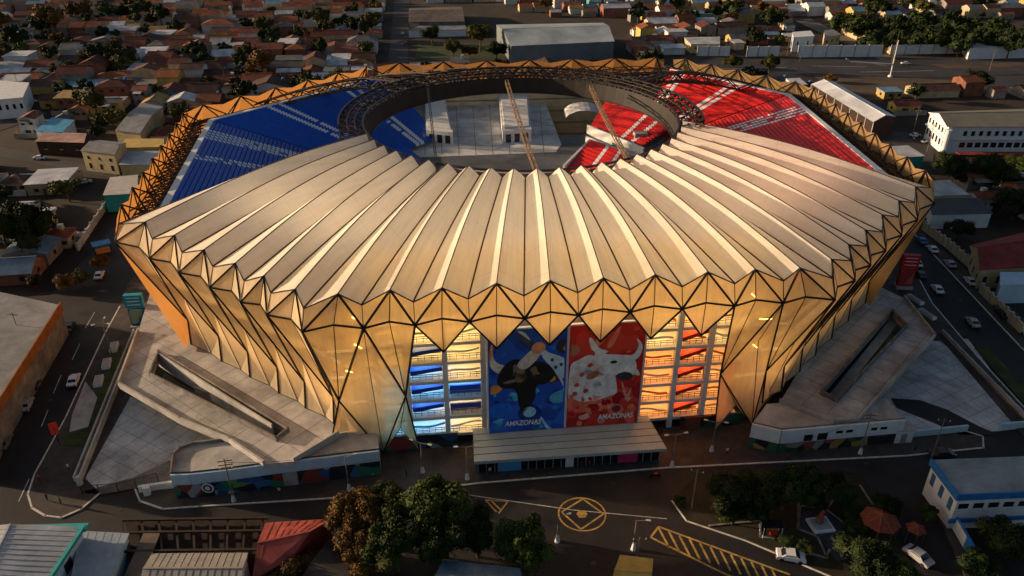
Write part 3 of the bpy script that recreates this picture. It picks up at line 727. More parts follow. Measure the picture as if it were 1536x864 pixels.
art(bb, *RD, 'printed_streak', [(.34, .76), (.46, .84), (.56, .96), (.52, .97), (.40, .88), (.30, .78)], (.50, .18, .10), 2)
art(bb, *RD, 'printed_streak', [(.50, .78), (.56, .88), (.66, .96), (.62, .86), (.56, .78)], (.55, .16, .10), 2)
art(bb, *RD, 'printed_hat', ell(.06, .77, .10, .08), (.34, .14, .08), 5)
for x, y in ((.14, .46), (.26, .40), (.12, .38), (.2, .55), (.30, .63)): art(bb, *RD, 'printed_spot', ell(x, y, .035, .03, .6), (.38, .05, .03), 6)
art(bb, *RD, 'printed_streak', [(.72, .46), (.76, .36), (.82, .28), (.86, .40), (.80, .34), (.76, .42)], (.60, .22, .18), 3)
art(bb, *RD, 'printed_swirl', ell(.68, .20, .10, .09), (.50, .10, .08), 4); art(bb, *RD, 'printed_swirl', ell(.68, .21, .06, .05), (.10, .02, .02), 5)
ARTS = 1.0
rs_ = random.Random(3)
def splat(par, R_, cols, n, y0, y1, x0=.03, x1=.97, lay=0):
    for i in range(n):
        x, y, r = rs_.uniform(x0, x1), rs_.uniform(y0, y1), rs_.uniform(.02, .075)
        pts = [(min(.985, max(.015, x+r*rs_.uniform(.5, 1.5)*cos(a))), min(.985, max(.015, y+r*.6*rs_.uniform(.4, 1.5)*sin(a)))) for a in [2*pi*k/8 for k in range(8)]]
        art(par, *R_, 'printed_splash', pts, rs_.choice(cols), lay)
splat(ba, BL, [(.01, .12, .45), (.03, .22, .42), (.008, .03, .20), (.06, .30, .45), (.015, .05, .26)], 26, .04, .45, lay=.6)
splat(ba, BL, [(.01, .10, .50), (.006, .03, .24)], 10, .5, .95, lay=.6)
splat(bb, RD, [(.60, .06, .03), (.26, .004, .01), (.65, .14, .06), (.48, .02, .02), (.62, .24, .20)], 26, .04, .34, lay=3.6)
splat(bb, RD, [(.30, .01, .01), (.60, .08, .04)], 14, .35, .95, .68, .97, lay=.6)
splat(ba, BL, [(.16, .10, .06), (.05, .03, .02)], 7, .5, .64, .3, .62, lay=4.6)
splat(bb, RD, [(.44, .40, .42), (.62, .60, .60), (.5, .38, .36)], 16, .40, .64, .08, .56, lay=4.6)
def text(par, x, z, s, body, col, ins=5.2, ang=0, sx=1., shear=.12):
    c = bpy.data.curves.new('lettering', 'FONT'); c.body = body; c.size = s; c.shear = shear; c.offset = .03; c.extrude = .01
    t = bpy.data.objects.new('lettering', c); COL.objects.link(t)
    dg = bpy.context.evaluated_depsgraph_get(); me = bpy.data.meshes.new_from_object(t.evaluated_get(dg)); bpy.data.objects.remove(t)
    me.materials.clear(); me.materials.append(mat('white_print', (.72, .74, .76), .6, .05, 1) if col is None else col)
    o = bpy.data.objects.new('lettering', me); COL.objects.link(o); o.parent = par
    o.matrix_parent_inverse = Matrix.Identity(4)
    p = FP(x, ins, z); q = par.location
    o.location = p-q; o.rotation_euler = (radians(90), 0, rzf); o.scale = (sx, 1, 1); return o
text(ba, BX0+2.7, 5.4, 1.45, 'AMAZONAS', None, sx=.78)
text(bb, BX1-7.1, 5.4, 1.45, 'AMAZONAS', None, sx=.78)
art(ba, *BL, 'printed_emblem', ell(.11, .085, .05, .04), (.03, .16, .28), 4); art(bb, *RD, 'printed_emblem', ell(.49, .085, .055, .045), (.42, .16, .12), 4)
# --- entrance canopy with glass doors
p0, p1 = G(711, 692, 3.8), G(1000, 672, 3.8)
xa, xb = (p0.xy-CB).dot(uf), (p1.xy-CB).dot(uf); ia = -(p0.xy-CB).dot(nf); ib = -(p1.xy-CB).dot(nf)
b = B(); b.slab([FP(xa, ia, 3.7), FP(xb, ib, 3.7), FP(xb-1, 6.9, 4.1), FP(xa+.4, 6.9, 4.1)], 3.1)
b.obj('entrance_canopy', mat('canopy_sheet', (.36, .40, .40), .5, .12, .4), st)
sm = B()
for k in range(1, 5):
    t = k/5; sm.beam(FP(xa, ia+(6.9-ia)*t, 3.7+.4*t+.03), FP(xb-t, ib+(6.9-ib)*t, 3.7+.4*t+.03), .07)
sm.obj('canopy_seam', concd, st)
d0, d1 = ia+1.2, ib+1.2
B().prism([FP(xa+.6, d0+.15), FP(xb-.6, d1+.15), FP(xb-.6, 6.6), FP(xa+.6, 6.6)], 0, 3.09).obj('entrance_wall', dglass, st)
nd = 22
for k in range(nd+1):
    t = k/nd; x = xa+.7+(xb-xa-1.4)*t; ii = d0+(d1-d0)*t
    big = k == 11
    B().prism([FP(x-(.06 if not big else .7), ii-.1), FP(x+(.06 if not big else .7), ii-.1), FP(x+(.06 if not big else .7), ii+.14), FP(x-(.06 if not big else .7), ii+.14)], 0.02, 3.05).obj('door_frame' if not big else 'pillar', mat('grey_door_frame', (.22, .24, .25), .5, .1, 1) if not big else frame_w, st)
b = B(); b.beam(FP(xa+.7, d0-.02, 2.3), FP(xb-.7, d1-.02, 2.3), .1, .1); b.obj('door_rail', MATS['grey_door_frame'], st)
B().prism([FP(xa+4, d0-.3), FP(xa+8, d0-.3), FP(xa+8, d0-.2), FP(xa+4, d0-.2)], .3, 2.6).obj('poster', splash('blue_poster', [(.02, .12, .40), (.05, .28, .55), (.4, .5, .6)], .6), st)
B().prism([FP(xb-8, d1-.3), FP(xb-4.6, d1-.3), FP(xb-4.6, d1-.2), FP(xb-8, d1-.2)], .5, 2.6).obj('poster', mat('magenta_poster', (.45, .03, .10), .6, .2, 1), st)
# painted low wall left of the entrance, and right
murL = splash('mural_paint', [(.01, .05, .03), (.02, .10, .20), (.03, .20, .08), (.25, .28, .30), (.01, .02, .05), (.30, .05, .03), (.02, .14, .30), (.45, .40, .10), (.01, .01, .02)], 1.0)
tl = thing('painted_wall', 'low painted mural wall between left facade feet and the entrance', 'wall', tuple(FP(11, 7.0)))
B().strip([FP(8.7, 7.6), FP(16, 7.6), FP(22.0, 7.4)], .4, 0, 3.0).obj('wall_body', murL, tl)
B().strip([FP(8.6, 7.6), FP(22.1, 7.4)], .5, 3.0, 3.15).obj('coping', concd, tl)
tl = thing('painted_wall', 'dark red and green painted wall right of the entrance canopy', 'wall', tuple(FP(64, 7.0)))
B().strip([FP(62.5, 7.4), FP(75, 7.6)], .4, 0, 2.6).obj('wall_body', splash('mural_paint_dark', [(.02, .08, .04), (.10, .02, .01), (.01, .01, .02), (.20, .05, .02), (.03, .10, .08)], 1.0), tl)
# ================================================================== GROUND, STREETS, TERRACES
struct('ground', B().face([(-3000, -600, -.06), (3000, -600, -.06), (3000, 6000, -.06), (-3000, 6000, -.06)]), soil)
struct('front_street', B().poly([(-135, 20, 0), (150, 20, 0), (150, 107, 0), (120, 150, 0), (118, 300, 0), (98, 300, 0), (94, 140, 0), (60, 110, 0), (-20, 97, 0), (-70, 92, 0), (-78, 118, 0), (-84, 140, 0), (-94, 200, 0), (-110, 290, 0), (-126, 290, 0), (-112, 190, 0), (-108, 130, 0), (-135, 105, 0)]), asphalt)
struct('precinct_ground', B().poly([(-94, 165, .012), (-80, 110, .012), (-60, 96, .012), (60, 104, .012), (94, 135, .012), (99, 260, .012), (60, 285, .012), (-60, 275, .012), (-100, 235, .012)]), paving)
def road(name, px, m, z=.02): return struct(name, B().poly(gp(px, z)), m)
road('avenue', [(596, -40), (615, -40), (612, 96), (582, 96)], asphalt2, .03)
road('highway', [(1020, 90), (1700, 86), (1700, 104), (1420, 116), (1060, 112), (1000, 100)], asphalt2, .03)
road('side_road', [(1190, 30), (1215, 28), (1345, 88), (1320, 90)], mat('pale_road', (.16, .13, .10), .9, .3, .1), .05)
road('dry_field', [(1215, 112), (1445, 120), (1402, 150), (1260, 136)], field, .04)
road('rail_yard', [(1440, 116), (1700, 108), (1700, 150), (1470, 140)], asphalt2, .05)
road('dirt_path', [(1395, 96), (1700, 90), (1700, 96), (1420, 103)], field, .06)
road('side_street', [(-60, 208), (175, 256), (176, 268), (-60, 224)], asphalt2, .03)
road('side_street', [(-60, 190), (60, 165), (75, 170), (0, 196), (-60, 212)], asphalt2, .04)
road('yard_ground', [(1250, 182), (1400, 205), (1400, 245), (1300, 235)], asphalt2, .05)
lawn = road('lawn', [(624, 88), (760, 86), (748, 66), (626, 64)], grassm, .05)
def kerbed(name, px, m, h=.13, kerb=None, kw=.28):
    P = gp(px, 0); o = struct(name, B().prism(P, 0, h), m)
    K = P if kerb is None else [P[i] for i in kerb]
    b = B(); b.strip(K, kw, .0, h+.015); b.obj('kerb', kerbm, o); return o
kerbed('sidewalk', [(203, 735), (210, 752), (245, 764), (300, 760), (560, 744), (720, 725), (1000, 702), (1360, 684), (1475, 672), (1474, 655), (1450, 648), (1360, 655), (1130, 640), (1000, 665), (700, 690), (560, 690), (280, 735)], paving, kerb=list(range(0, 11)))
kerbed('sidewalk', [(42, 742), (52, 712), (98, 628), (158, 500), (180, 460), (228, 452), (238, 520), (128, 718), (150, 740), (122, 764), (92, 777), (68, 774), (48, 762)], paving, kerb=[8, 9, 10, 11, 12, 0, 1, 2, 3, 4])
kerbed('park_island', [(1008, 752), (1042, 716), (1190, 700), (1292, 712), (1330, 770), (1390, 900), (1280, 880), (1120, 812), (1030, 782)], mat('park_soil', (.028, .024, .014), .95, .5, .3, detail=8), kerb=[0, 8, 7, 6], kw=.2)
kerbed('sidewalk', [(1392, 740), (1420, 690), (1400, 724), (1500, 900), (1462, 900)], paving)
kerbed('sidewalk', [(1372, 352), (1384, 350), (1560, 500), (1700, 640), (1660, 640), (1530, 520)], paving, kerb=[0, 5, 4])
kerbed('sidewalk', [(1345, 430), (1378, 418), (1398, 455), (1470, 540), (1700, 790), (1650, 790), (1420, 520), (1395, 500)], paving, kerb=[1, 2, 3, 4])
g = [('grass_strip', [(93, 668), (134, 672), (194, 524), (176, 518), (150, 560), (142, 600), (108, 642)]), ('grass_strip', [(1345, 446), (1362, 440), (1400, 490), (1396, 500), (1380, 492)]), ('grass_strip', [(1462, 522), (1480, 518), (1640, 690), (1620, 700)])]
for n_, p in g: struct(n_, B().slab(gp(p, .19), .1), grassm)
struct('gravel_patch', B().slab(gp([(108, 622), (128, 572), (146, 596), (132, 640), (104, 648)], .2), .1), conc)
# painted markings
def mark(name, segs, m, wd=.3, z=.012):
    b = B()
    for s in segs:
        P = gp(s, z)
        for p, q in zip(P, P[1:]): b.beam(p, q, wd, .006)
    o = b.obj(name, m, None, kind='structure')
c0 = G(873, 771, 0)
cp = [(c0.x+3.7*cos(2*pi*i/40), c0.y+3.5*sin(2*pi*i/40)) for i in range(41)]
b = B()
for p, q in zip(cp, cp[1:]): b.beam((*p, .012), (*q, .012), .26, .006)
dm = [(3.4, 0), (.4, 3.3), (-3.2, .4), (-.4, -3.2), (3.4, 0)]
for p, q in zip(dm, dm[1:]): b.beam((c0.x+p[0], c0.y+p[1], .018), (c0.x+q[0], c0.y+q[1], .018), .3, .006)
b.prism([(c0.x+.9*cos(a), c0.y+.9*sin(a)) for a in [2*pi*i/6 for i in range(6)]], .01, .02)
b.obj('circle_marking', yline, None, kind='structure')
hz = [[(988, 790), (1185, 862)], [(976, 806), (1090, 862), (1140, 880)], [(988, 790), (976, 806)]]
for i in range(12):
    t = i/11; hz.append([(988+170*t, 792+62*t), (1004+168*t, 822+62*t)])
mark('hatched_marking', hz, yline, .32)
mark('hatched_marking', [[(728, 750), (762, 752)], [(728, 750), (745, 768)], [(762, 752), (748, 770)], [(738, 752), (752, 766)]], yline, .25)
mark('lane_marking', [[(560, 760), (700, 742), (860, 765), (1000, 778)], [(1000, 702), (1130, 694)]], wline, .16)
mark('lane_marking', [[(62, 640), (72, 615)], [(80, 590), (92, 562)], [(108, 540), (120, 515)], [(28, 752), (44, 718)], [(128, 492), (142, 468)], [(196, 345), (186, 362)]], wline, .16)
mark('lane_marking', [[(1060, 104), (1180, 101)], [(1220, 99), (1300, 100)], [(1290, 108), (1400, 106)], [(1310, 96), (1330, 98)]], wline, .4, .06)
# ---------------- raised concrete terrace and ramps, left
ZD = 5.6
def deck(name, label, outer, hole, z, loc, holez):
    t = thing(name, label, 'terrace', tuple(G(*loc, 0)))
    O, Hh = gp(outer, z), gp(hole, z)
    B().slab(O, z-.9, [Hh]).obj('deck_slab', conc, t)
    b = B()
    for P, w_ in ((Hh+[Hh[0]], .3),): b.strip(P, w_, z, z+1.0)
    b.obj('parapet', concd, t)
    hb = B().poly([v3(p, holez) for p in Hh]); hb.obj('lower_ramp', concd, t)
    return t, O, Hh
outL = [(207, 498), (178, 577), (270, 631), (345, 662), (395, 696), (441, 692), (507, 652), (548, 640), (500, 560), (300, 440), (225, 440)]
holL = [(239, 531), (226, 565), (415, 662), (433, 648)]
tL, O, Hh = deck('concrete_ramp', 'sand coloured concrete ramp deck with long slot beside the left facade', outL, holL, ZD, (270, 660), 1.2)
b = B(); b.strip([O[0], O[1], O[2], O[3], O[4]], .35, ZD-.2, ZD+.75); b.obj('parapet', conc, tL)
b = B(); b.strip([O[5], O[6]], .3, ZD, ZD+.8); b.obj('parapet', conc, tL)
b = B(); a, c = G(236, 533, ZD), G(408, 642, ZD); b.strip([a, c], .3, 3.0, ZD+.9); b.obj('parapet', conc, tL)
b = B(); a, c = G(262, 545, 4.2), G(405, 640, 1.6); b.beam(a, c, 2.0, .3); b.obj('inner_ramp', conc, tL)
for x, y in ((326, 588), (283, 640), (236, 620), (205, 590)):
    p = G(x, y+8, 0); B().tube((p.x, p.y+2, 0), (p.x, p.y+2, ZD-.8), .55, n=10).obj('pillar', conc, tL)
B().prism([p.xy for p in gp([(250, 640), (330, 672), (470, 660), (560, 640), (480, 560), (300, 440), (240, 470)], 0)], 0, ZD-1.2).obj('under_wall', concd, tL) if False else None
# wall under the stadium-side of the deck
b = B(); b.strip([G(300, 610, 0), G(540, 700, 0)], .4, 0, ZD-1); b.obj('under_wall', concd, tL)
# lower terrace with the blue-white front wall and the painted wall
def terrace(name, label, P, z, wall_idx, wallm, loc, top=conc, band=1.7, mural=None):
    t = thing(name, label, 'terrace', tuple(G(*loc, 0))); Q = gp(P, z)
    B().slab(Q, 0, (), 0, 1).obj('terrace_body', [top, conc], t)
    W = [Q[i] for i in wall_idx]
    b = B()
    for p, q in zip(W, W[1:]):
        d = (q-p).normalized(); n = Vector((d.y, -d.x, 0))
        if n.y > 0: n = -n
        b.prism([p+n*.02, q+n*.02, q+n*.5, p+n*.5], z-band, z+.3)
    b.obj('front_wall', wallm, t)
    b = B()
    for p, q in zip(W, W[1:]):
        d = (q-p).normalized(); n = Vector((d.y, -d.x, 0))
        if n.y > 0: n = -n
        b.prism([p+n*.01, q+n*.01, q+n*.3, p+n*.3], .02, z-band-.05)
    b.obj('painted_base', mural or MATS['mural_paint'], t)
    return t, Q
mur1 = splash('mural_blue', [(.01, .015, .03), (.02, .08, .25), (.30, .33, .36), (.01, .01, .02), (.02, .16, .10), (.03, .14, .32), (.20, .04, .02), (.01, .02, .03), (.5, .5, .5), (.12, .3, .05)], 1.1)
tT, Q = terrace('terrace', 'curved terrace with pale blue front wall over a graffiti base, lower left', [(257, 712), (260, 684), (270, 674), (290, 667), (345, 661), (395, 698), (441, 694), (509, 654), (566, 640), (568, 676), (420, 694), (330, 706), (285, 711)], 4.9, [0, 12, 11, 10, 9], bluewhite, (300, 740), band=1.8, mural=mur1)
B().strip([Q[0], Q[1], Q[2], Q[3], Q[4]], .25, 4.9, 5.5).obj('coping', concd, tT); B().strip([Q[0], Q[12], Q[11], Q[10], Q[9]], .2, 5.2, 5.35).obj('coping', steel, tT)
e = G(316, 729, 3.2)
for r, m in ((1.0, whitew), (.72, steel), (.42, whitew)):
    p = G(313, 729, 2.4); k = {1.0: .0, .72: .03, .42: .06}[r]
    B().tube((p.x, p.y-.5-k, p.z), (p.x, p.y-.45-k, p.z), r, n=18).obj('wall_emblem', m, tT)
# right deck
ZR = 5.0
outR = [(1315, 428), (1356, 447), (1402, 505), (1284, 632), (1250, 634), (1170, 603), (1220, 520), (1262, 478)]
holR = [(1337, 469), (1359, 492), (1254, 603), (1231, 592)]
tR, O, Hh = deck('concrete_ramp', 'grey concrete ramp deck with narrow slot beside the right facade', outR, holR, ZR, (1300, 600), 1.0)
b = B(); b.strip([O[1], O[2], O[3], O[4], O[5]], .3, ZR-.1, ZR+.75); b.obj('parapet', conc, tR)
b = B(); b.beam(G(1345, 478, 3.6), G(1250, 596, 1.4), 1.8, .3); b.obj('inner_ramp', conc, tR)
for x, y in ((1352, 575), (1310, 620)): p = G(x, y, 0); B().tube((p.x-1, p.y+1, 0), (p.x-1, p.y+1, ZR-.8), .5, n=10).obj('pillar', conc, tR)
mur2 = splash('mural_warm', [(.01, .012, .01), (.02, .05, .03), (.30, .22, .05), (.25, .24, .20), (.01, .01, .015), (.28, .04, .06), (.02, .10, .06), (.10, .06, .02)], 1.1)
tQ, Q = terrace('terrace', 'white fronted terrace with small windows over a graffiti base, lower right', [(1128, 636), (1172, 646), (1356, 630), (1330, 597), (1284, 606), (1250, 634), (1170, 604), (1150, 606)], 4.9, [0, 1, 2], whitew, (1250, 665), band=2.5, mural=mur2)
B().strip([Q[0], Q[1], Q[2]], .2, 5.2, 5.35).obj('coping', concd, tQ)
wq, we = Q[1], Q[2]; wd_ = (we-wq).normalized(); wn = Vector((wd_.y, -wd_.x, 0))
if wn.y > 0: wn = -wn
for x0, x1, z0, z1 in ((1206, 1219, 2.5, 3.9), (1226, 1241, 2.5, 4.0), (1253, 1263, 3.6, 4.2), (1268, 1278, 3.6, 4.2), (1306, 1315, 3.6, 4.2), (1320, 1330, 3.6, 4.2)):
    f0, f1 = (x0-1172)/184, (x1-1172)/184; a, c = wq.lerp(we, f0)+wn*.52, wq.lerp(we, f1)+wn*.52
    B().prism([a, c, c-wn*.3, a-wn*.3], z0, z1).obj('window', dglass, tQ)
# courtyards
struct('courtyard', B().slab(gp([(176, 588), (122, 735), (200, 730), (262, 716), (300, 690), (420, 700), (330, 640)], .10), 0), conc2)
struct('courtyard', B().slab(gp([(1398, 512), (1452, 508), (1548, 640), (1500, 646), (1360, 652), (1290, 630)], .10), 0), conc2)
b = B(); A_ = [G(1336, 597, .13), G(1380, 600, .13), G(1420, 614, .13), G(1470, 640, .13), G(1500, 652, .13), G(1440, 652, .13), G(1400, 634, .13), G(1345, 612, .13)]
struct('driveway', b.poly(A_), asphalt)
struct('driveway', B().poly(gp([(255, 690), (262, 722), (150, 742), (122, 738), (200, 716)], .13)), concd)
def clipline(P, o, d):
    ts = []
    n = len(P)
    for i in range(n):
        a, b_ = Vector(P[i][:2]), Vector(P[(i+1) % n][:2]); e = b_-a; den = d.x*e.y-d.y*e.x
        if abs(den) < 1e-9: continue
        r = a-o; t = (r.x*e.y-r.y*e.x)/den; s_ = (r.x*d.y-r.y*d.x)/den
        if 0 <= s_ < 1: ts.append(t)
    ts.sort(); return list(zip(ts[::2], ts[1::2]))
def joints(par, P, z, sp, ang, m, wd=.07, holes=()):
    b = B(); c = sum((Vector(p[:2]) for p in P), Vector((0, 0)))/len(P)
    for a in (ang, ang+pi/2):
        d = Vector((cos(a), sin(a))); nn = Vector((-d.y, d.x))
        for k in range(-14, 15):
            o = c+nn*(k*sp+random.uniform(-.05, .05)); seg_ = clipline(P, o, d); hs_ = [h for H_ in holes for h in clipline(H_, o, d)]
            for t0, t1 in seg_:
                cuts = [(t0, t1)]
                for h0, h1 in hs_: cuts = [x for u0, u1 in cuts for x in ((u0, min(u1, h0-.3)), (max(u0, h1+.3), u1)) if x[1]-x[0] > .2]
                for u0, u1 in cuts: b.beam(v3(o+d*u0, z), v3(o+d*u1, z), wd, .012)
    return b.obj('joint_lines', m, par, kind='stuff')
jm = mat('joint_dirt', (.12, .105, .09), .95, .4, 1)
joints(tL, gp(outL, ZD), ZD+.004, 4.2, radians(-37), jm, holes=[gp(holL, ZD)]); joints(tR, gp(outR, ZR), ZR+.004, 4.2, radians(47), jm, holes=[gp(holR, ZR)])
for px_, a_ in (([(176, 588), (122, 735), (200, 730), (262, 716), (300, 690), (420, 700), (330, 640)], radians(60)), ([(1398, 512), (1452, 508), (1548, 640), (1500, 646), (1360, 652), (1290, 630)], radians(-62))):
    joints(bpy.data.objects['courtyard'], gp(px_), .106, 3.0, a_, jm, .06)
# tar patches, manholes and cracks on the asphalt
tar = mat('tar_patch', (.014, .013, .014), .6, .3, 1); iron = mat('cast_iron', (.05, .045, .04), .5, .4, 3, metal=.5)
random.seed(11)
for x, y in ((900, 735), (960, 760), (820, 745), (1060, 830), (1150, 700), (700, 762), (420, 765), (300, 775), (60, 560), (90, 530), (30, 700), (130, 470), (1420, 420), (1470, 470), (1440, 500), (1000, 810), (860, 820), (1330, 700), (940, 800), (520, 772)):
    p = G(x, y); k = random.randint(5, 8); r = random.uniform(.8, 2.4)
    struct('asphalt_patch', B().slab([Vector((p.x+r*random.uniform(.7, 1.3)*cos(2*pi*i/k), p.y+r*.6*random.uniform(.7, 1.3)*sin(2*pi*i/k), .009)) for i in range(k)], 0), tar)
for x, y in ((800, 735), (920, 725), (1015, 745), (640, 748), (180, 765), (75, 600), (1440, 450), (1300, 695), (1080, 850), (890, 845)):
    p = G(x, y); struct('manhole_cover', B().tube((p.x, p.y, 0), (p.x, p.y, .02), .42, n=14), iron)
for x, y, a in ((870, 730, .1), (1050, 745, -.3), (950, 780, .4), (700, 775, .2), (100, 500, 1.2), (50, 640, 1.3), (1450, 490, 1.9), (1200, 850, -.3), (400, 750, .05), (820, 790, .6)):
    p = G(x, y); b = B(); q = Vector((p.x, p.y, .011))
    for i in range(7):
        q2 = q+Vector((cos(a+random.uniform(-.5, .5)), sin(a+random.uniform(-.5, .5)), 0))*random.uniform(.8, 1.8); b.beam(q, q2, .09, .006); q = q2
    b.obj('tar_seam', tar, None, kind='structure')
wl = thing('boundary_wall', 'double low concrete wall along the left courtyard and grass strip', 'wall', tuple(G(160, 620)))
B().strip([G(210, 500, 0), G(122, 724, 0)], .3, 0, 1.5).obj('wall_body', conc, wl); B().strip([G(202, 500, 0), G(113, 722, 0)], .3, 0, 1.1).obj('wall_body', conc, wl)
p = G(121, 728); B().box((p.x, p.y, 0), (.7, .7, 1.9)).obj('gate_pier', conc, wl)
fe = thing('mesh_fence', 'low grey mesh fence closing the left courtyard to the street', 'fence', tuple(G(165, 740)))
pp = [G(124, 742), G(150, 740), G(178, 738), G(205, 732), G(238, 722)]
for p in pp: B().tube((p.x, p.y, 0), (p.x, p.y, 1.9), .06, n=6).obj('post', steel, fe)
for p, q in zip(pp, pp[1:]):
    B().beam((p.x, p.y, 1.85), (q.x, q.y, 1.85), .07).obj('rail', steel, fe)
    b = B(); n = 9
    for i in range(n): r = p.lerp(q, (i+.5)/n); b.beam((r.x, r.y, .1), (r.x, r.y, 1.85), .035)
    b.obj('mesh_bars', steel, fe, kind='stuff')
gw = thing('gate_wall', 'short white stepped gate wall at the left courtyard entrance', 'wall', tuple(G(250, 740)))
B().strip([G(212, 738, 0), G(280, 728, 0)], .5, 0, 1.3).obj('wall_body', whitew, gw); p = G(222, 742); B().box((p.x, p.y, 0), (1, .8, 1.7), .3).obj('gate_pier', whitew, gw)
rw = thing('boundary_wall', 'long white topped wall edging the right courtyard down to the corner', 'wall', tuple(G(1470, 580)))
a, c = G(1412, 502), G(1560, 655); n = 22
for i in range(n):
    p, q = a.lerp(c, (i+.04)/n), a.lerp(c, (i+.96)/n); B().strip([p, q], .3, 0, 1.3+.05*(i % 2)).obj('panel', conc, rw)
B().strip([a, c], .5, 0, .5).obj('footing', concd, rw)
rw = thing('boundary_wall', 'low white wall on the street side right of the graffiti base', 'wall', tuple(G(1420, 655)))
B().strip([G(1362, 656), G(1448, 647)], .4, 0, 1.4).obj('wall_body', bluewhite, rw); B().strip([G(1500, 644), G(1600, 636)], .4, 0, 1.4).obj('wall_body', bluewhite, rw)
bw = thing('gate_booth', 'small white booth at the right end of the graffiti base', 'booth', tuple(G(1350, 664)))
p = G(1352, 664); B().box((p.x, p.y+1, 0), (3.2, 2.4, 2.9), .1).obj('booth_body', whitew, bw); B().box((p.x, p.y+1, 2.9), (3.6, 2.8, .15), .1).obj('booth_roof', conc, bw); B().box((p.x, p.y-.25, .02), (1, .12, 2.1), .1).obj('door', MATS['grey_door_frame'], bw)
# concrete blocks along the grass strip, left
for i, (x, y) in enumerate(((172, 524), (161, 549), (149, 575))):
    t = thing('planter_block', ['far', 'middle', 'near'][i]+' white concrete block on the grass strip left of the ramp', 'planter', tuple(G(x, y, .15)), 'concrete blocks on the grass strip')
    B().box((*G(x, y).xy, .15), (1.5, 3.2, .8), .3).obj('block', whitew, t); B().box((*G(x, y).xy, .95), (1.2, 2.9, .12), .3).obj('block_top', conc, t)
for i, (x, y) in enumerate(((1372, 452), (1390, 474))):
    t = thing('planter_block', ['upper', 'lower'][i]+' white concrete kerb block on the grass strip by the right street', 'planter', tuple(G(x, y, .15)), 'concrete blocks by the right street')
    B().box((*G(x, y).xy, .15), (1.2, 4.4, .7), .32).obj('block', whitew, t); B().box((*G(x, y).xy, .85), (.9, 4, .1), .32).obj('block_top', conc, t)
# ---------------- advertising totems
def totem(px, py, pw, h, m, m2, label, rz):
    p = G(px, py); t = thing('advertising_totem', label, 'totem', tuple(p), None, rz)
    b = B(); b.box((0, 0, 0), (pw+.5, 2.2, .8)); local('base', b, conc, t)
    local('totem_body', B().box((0, 0, .8), (pw, 1.0, h*.5)), m, t)
    u = B(); u.prism([(-pw/2-.25, -.6), (pw/2+.25, -.6), (pw/2+.25, .6), (-pw/2-.25, .6)], .8+h*.53, h); local('totem_head', u, m2, t)
    for k, z in enumerate((.72, .82, .92)): local('shelf_line', B().box((0, -.66, h*z), (pw*.8, .08, .16)), whitew, t)
    local('printed_panel', B().box((0, -.53, 1.4), (pw*.86, .04, h*.42)), splash('totem_print_'+label[:3], [(.03, .25, .40), (.30, .40, .20), (.02, .12, .35), (.45, .50, .40)] if 'blue' in label else [(.35, .02, .02), (.45, .10, .08), (.30, .01, .01)], .6), t)
totem(212, 491, 3.3, 8.4, mat('blue_cladding', (.01, .09, .26), .5, .2, 1), mat('teal_cladding', (.02, .26, .36), .5, .2, 1), 'blue and teal advertising totem standing left of the stadium', .1)
totem(1354, 432, 3.4, 9.0, mat('red_cladding', (.42, .012, .015), .5, .2, 1), mat('red_cladding_bright', (.5, .02, .02), .5, .2, 1), 'red advertising totem standing right of the stadium', -.1)
p = G(90, 668); t = thing('street_sign', 'small red sign on a pole at the left corner island', 'sign', tuple(p))
local('pole', B().tube((0, 0, 0), (0, 0, 4.2), .07), steel, t); local('sign_board', B().box((0, 0, 2.6), (1.3, .1, 2.4), .5), mat('sign_red', (.75, .05, .02), .5, .2, 2), t)
# ---------------- lamps and poles
def pole(kind, px, py, h, label, arms=1, wb=True, rz=0, grp=None, cat='street lamp'):
    p = G(px, py); t = thing(kind, label, cat, tuple(p), grp, rz)
    local('pole', B().tube((0, 0, 0), (0, 0, h), .13, .08), concd, t)
    if wb: local('base', B().tube((0, 0, 0), (0, 0, 1.3), .42, .2, 10), whitew, t)
    for k in range(arms):
        a = 2*pi*k/max(arms, 1)
        if kind == 'street_lamp':
            local('arm', B().beam((0, 0, h-.1), (1.5*cos(a), 1.5*sin(a), h+.15), .08), concd, t); local('lamp_head', B().box((1.7*cos(a), 1.7*sin(a), h+.08), (.7, .28, .14), a), mat('lamp_head', (.5, .5, .5), .5, .1, 1), t)
        else:
            local('crossarm', B().beam((-1.1, 0, h-.5-.8*k), (1.1, 0, h-.5-.8*k), .12), trunkm, t)
            for s in (-.9, 0, .9): local('insulator', B().tube((s, 0, h-.44-.8*k), (s, 0, h-.2-.8*k), .06, n=6), whitew, t)
lampl = [('utility_pole', 351, 752, 9, 'utility pole with white painted base before the blue graffiti wall', 3), ('street_lamp', 524, 735, 7.0, 'street lamp at the right end of the pale blue terrace wall', 1),
 ('street_lamp', 634, 709, 6.5, 'street lamp in front of the left mural wall', 2), ('street_lamp', 701, 719, 7.0, 'street lamp left of the entrance canopy', 2), ('street_lamp', 1008, 700, 7.0, 'street lamp at the right end of the entrance canopy', 2),
 ('street_lamp', 1067, 677, 6.5, 'street lamp before the right facade feet', 2), ('utility_pole', 1290, 681, 9, 'utility pole with white base before the right graffiti wall', 2), ('street_lamp', 168, 533, 8, 'double armed street lamp on the left grass strip', 3),
 ('utility_pole', 40, 530, 10, 'leaning dark pole rising beside the orange edged roof', 1), ('street_lamp', 950, 824, 6, 'thin white street lamp on the front street right of the trees', 1), ('utility_pole', 1037, 765, 8.5, 'black pole standing at the left tip of the park', 1), ('utility_pole', 1396, 690, 9, 'pole at the corner of the blue and white building', 1),
 ('street_lamp', 836, 812, 5, 'thin short lamp right of the big street trees', 1), ('utility_pole', 955, 850, 6, 'pole near the yellow roof at the bottom edge', 1)]
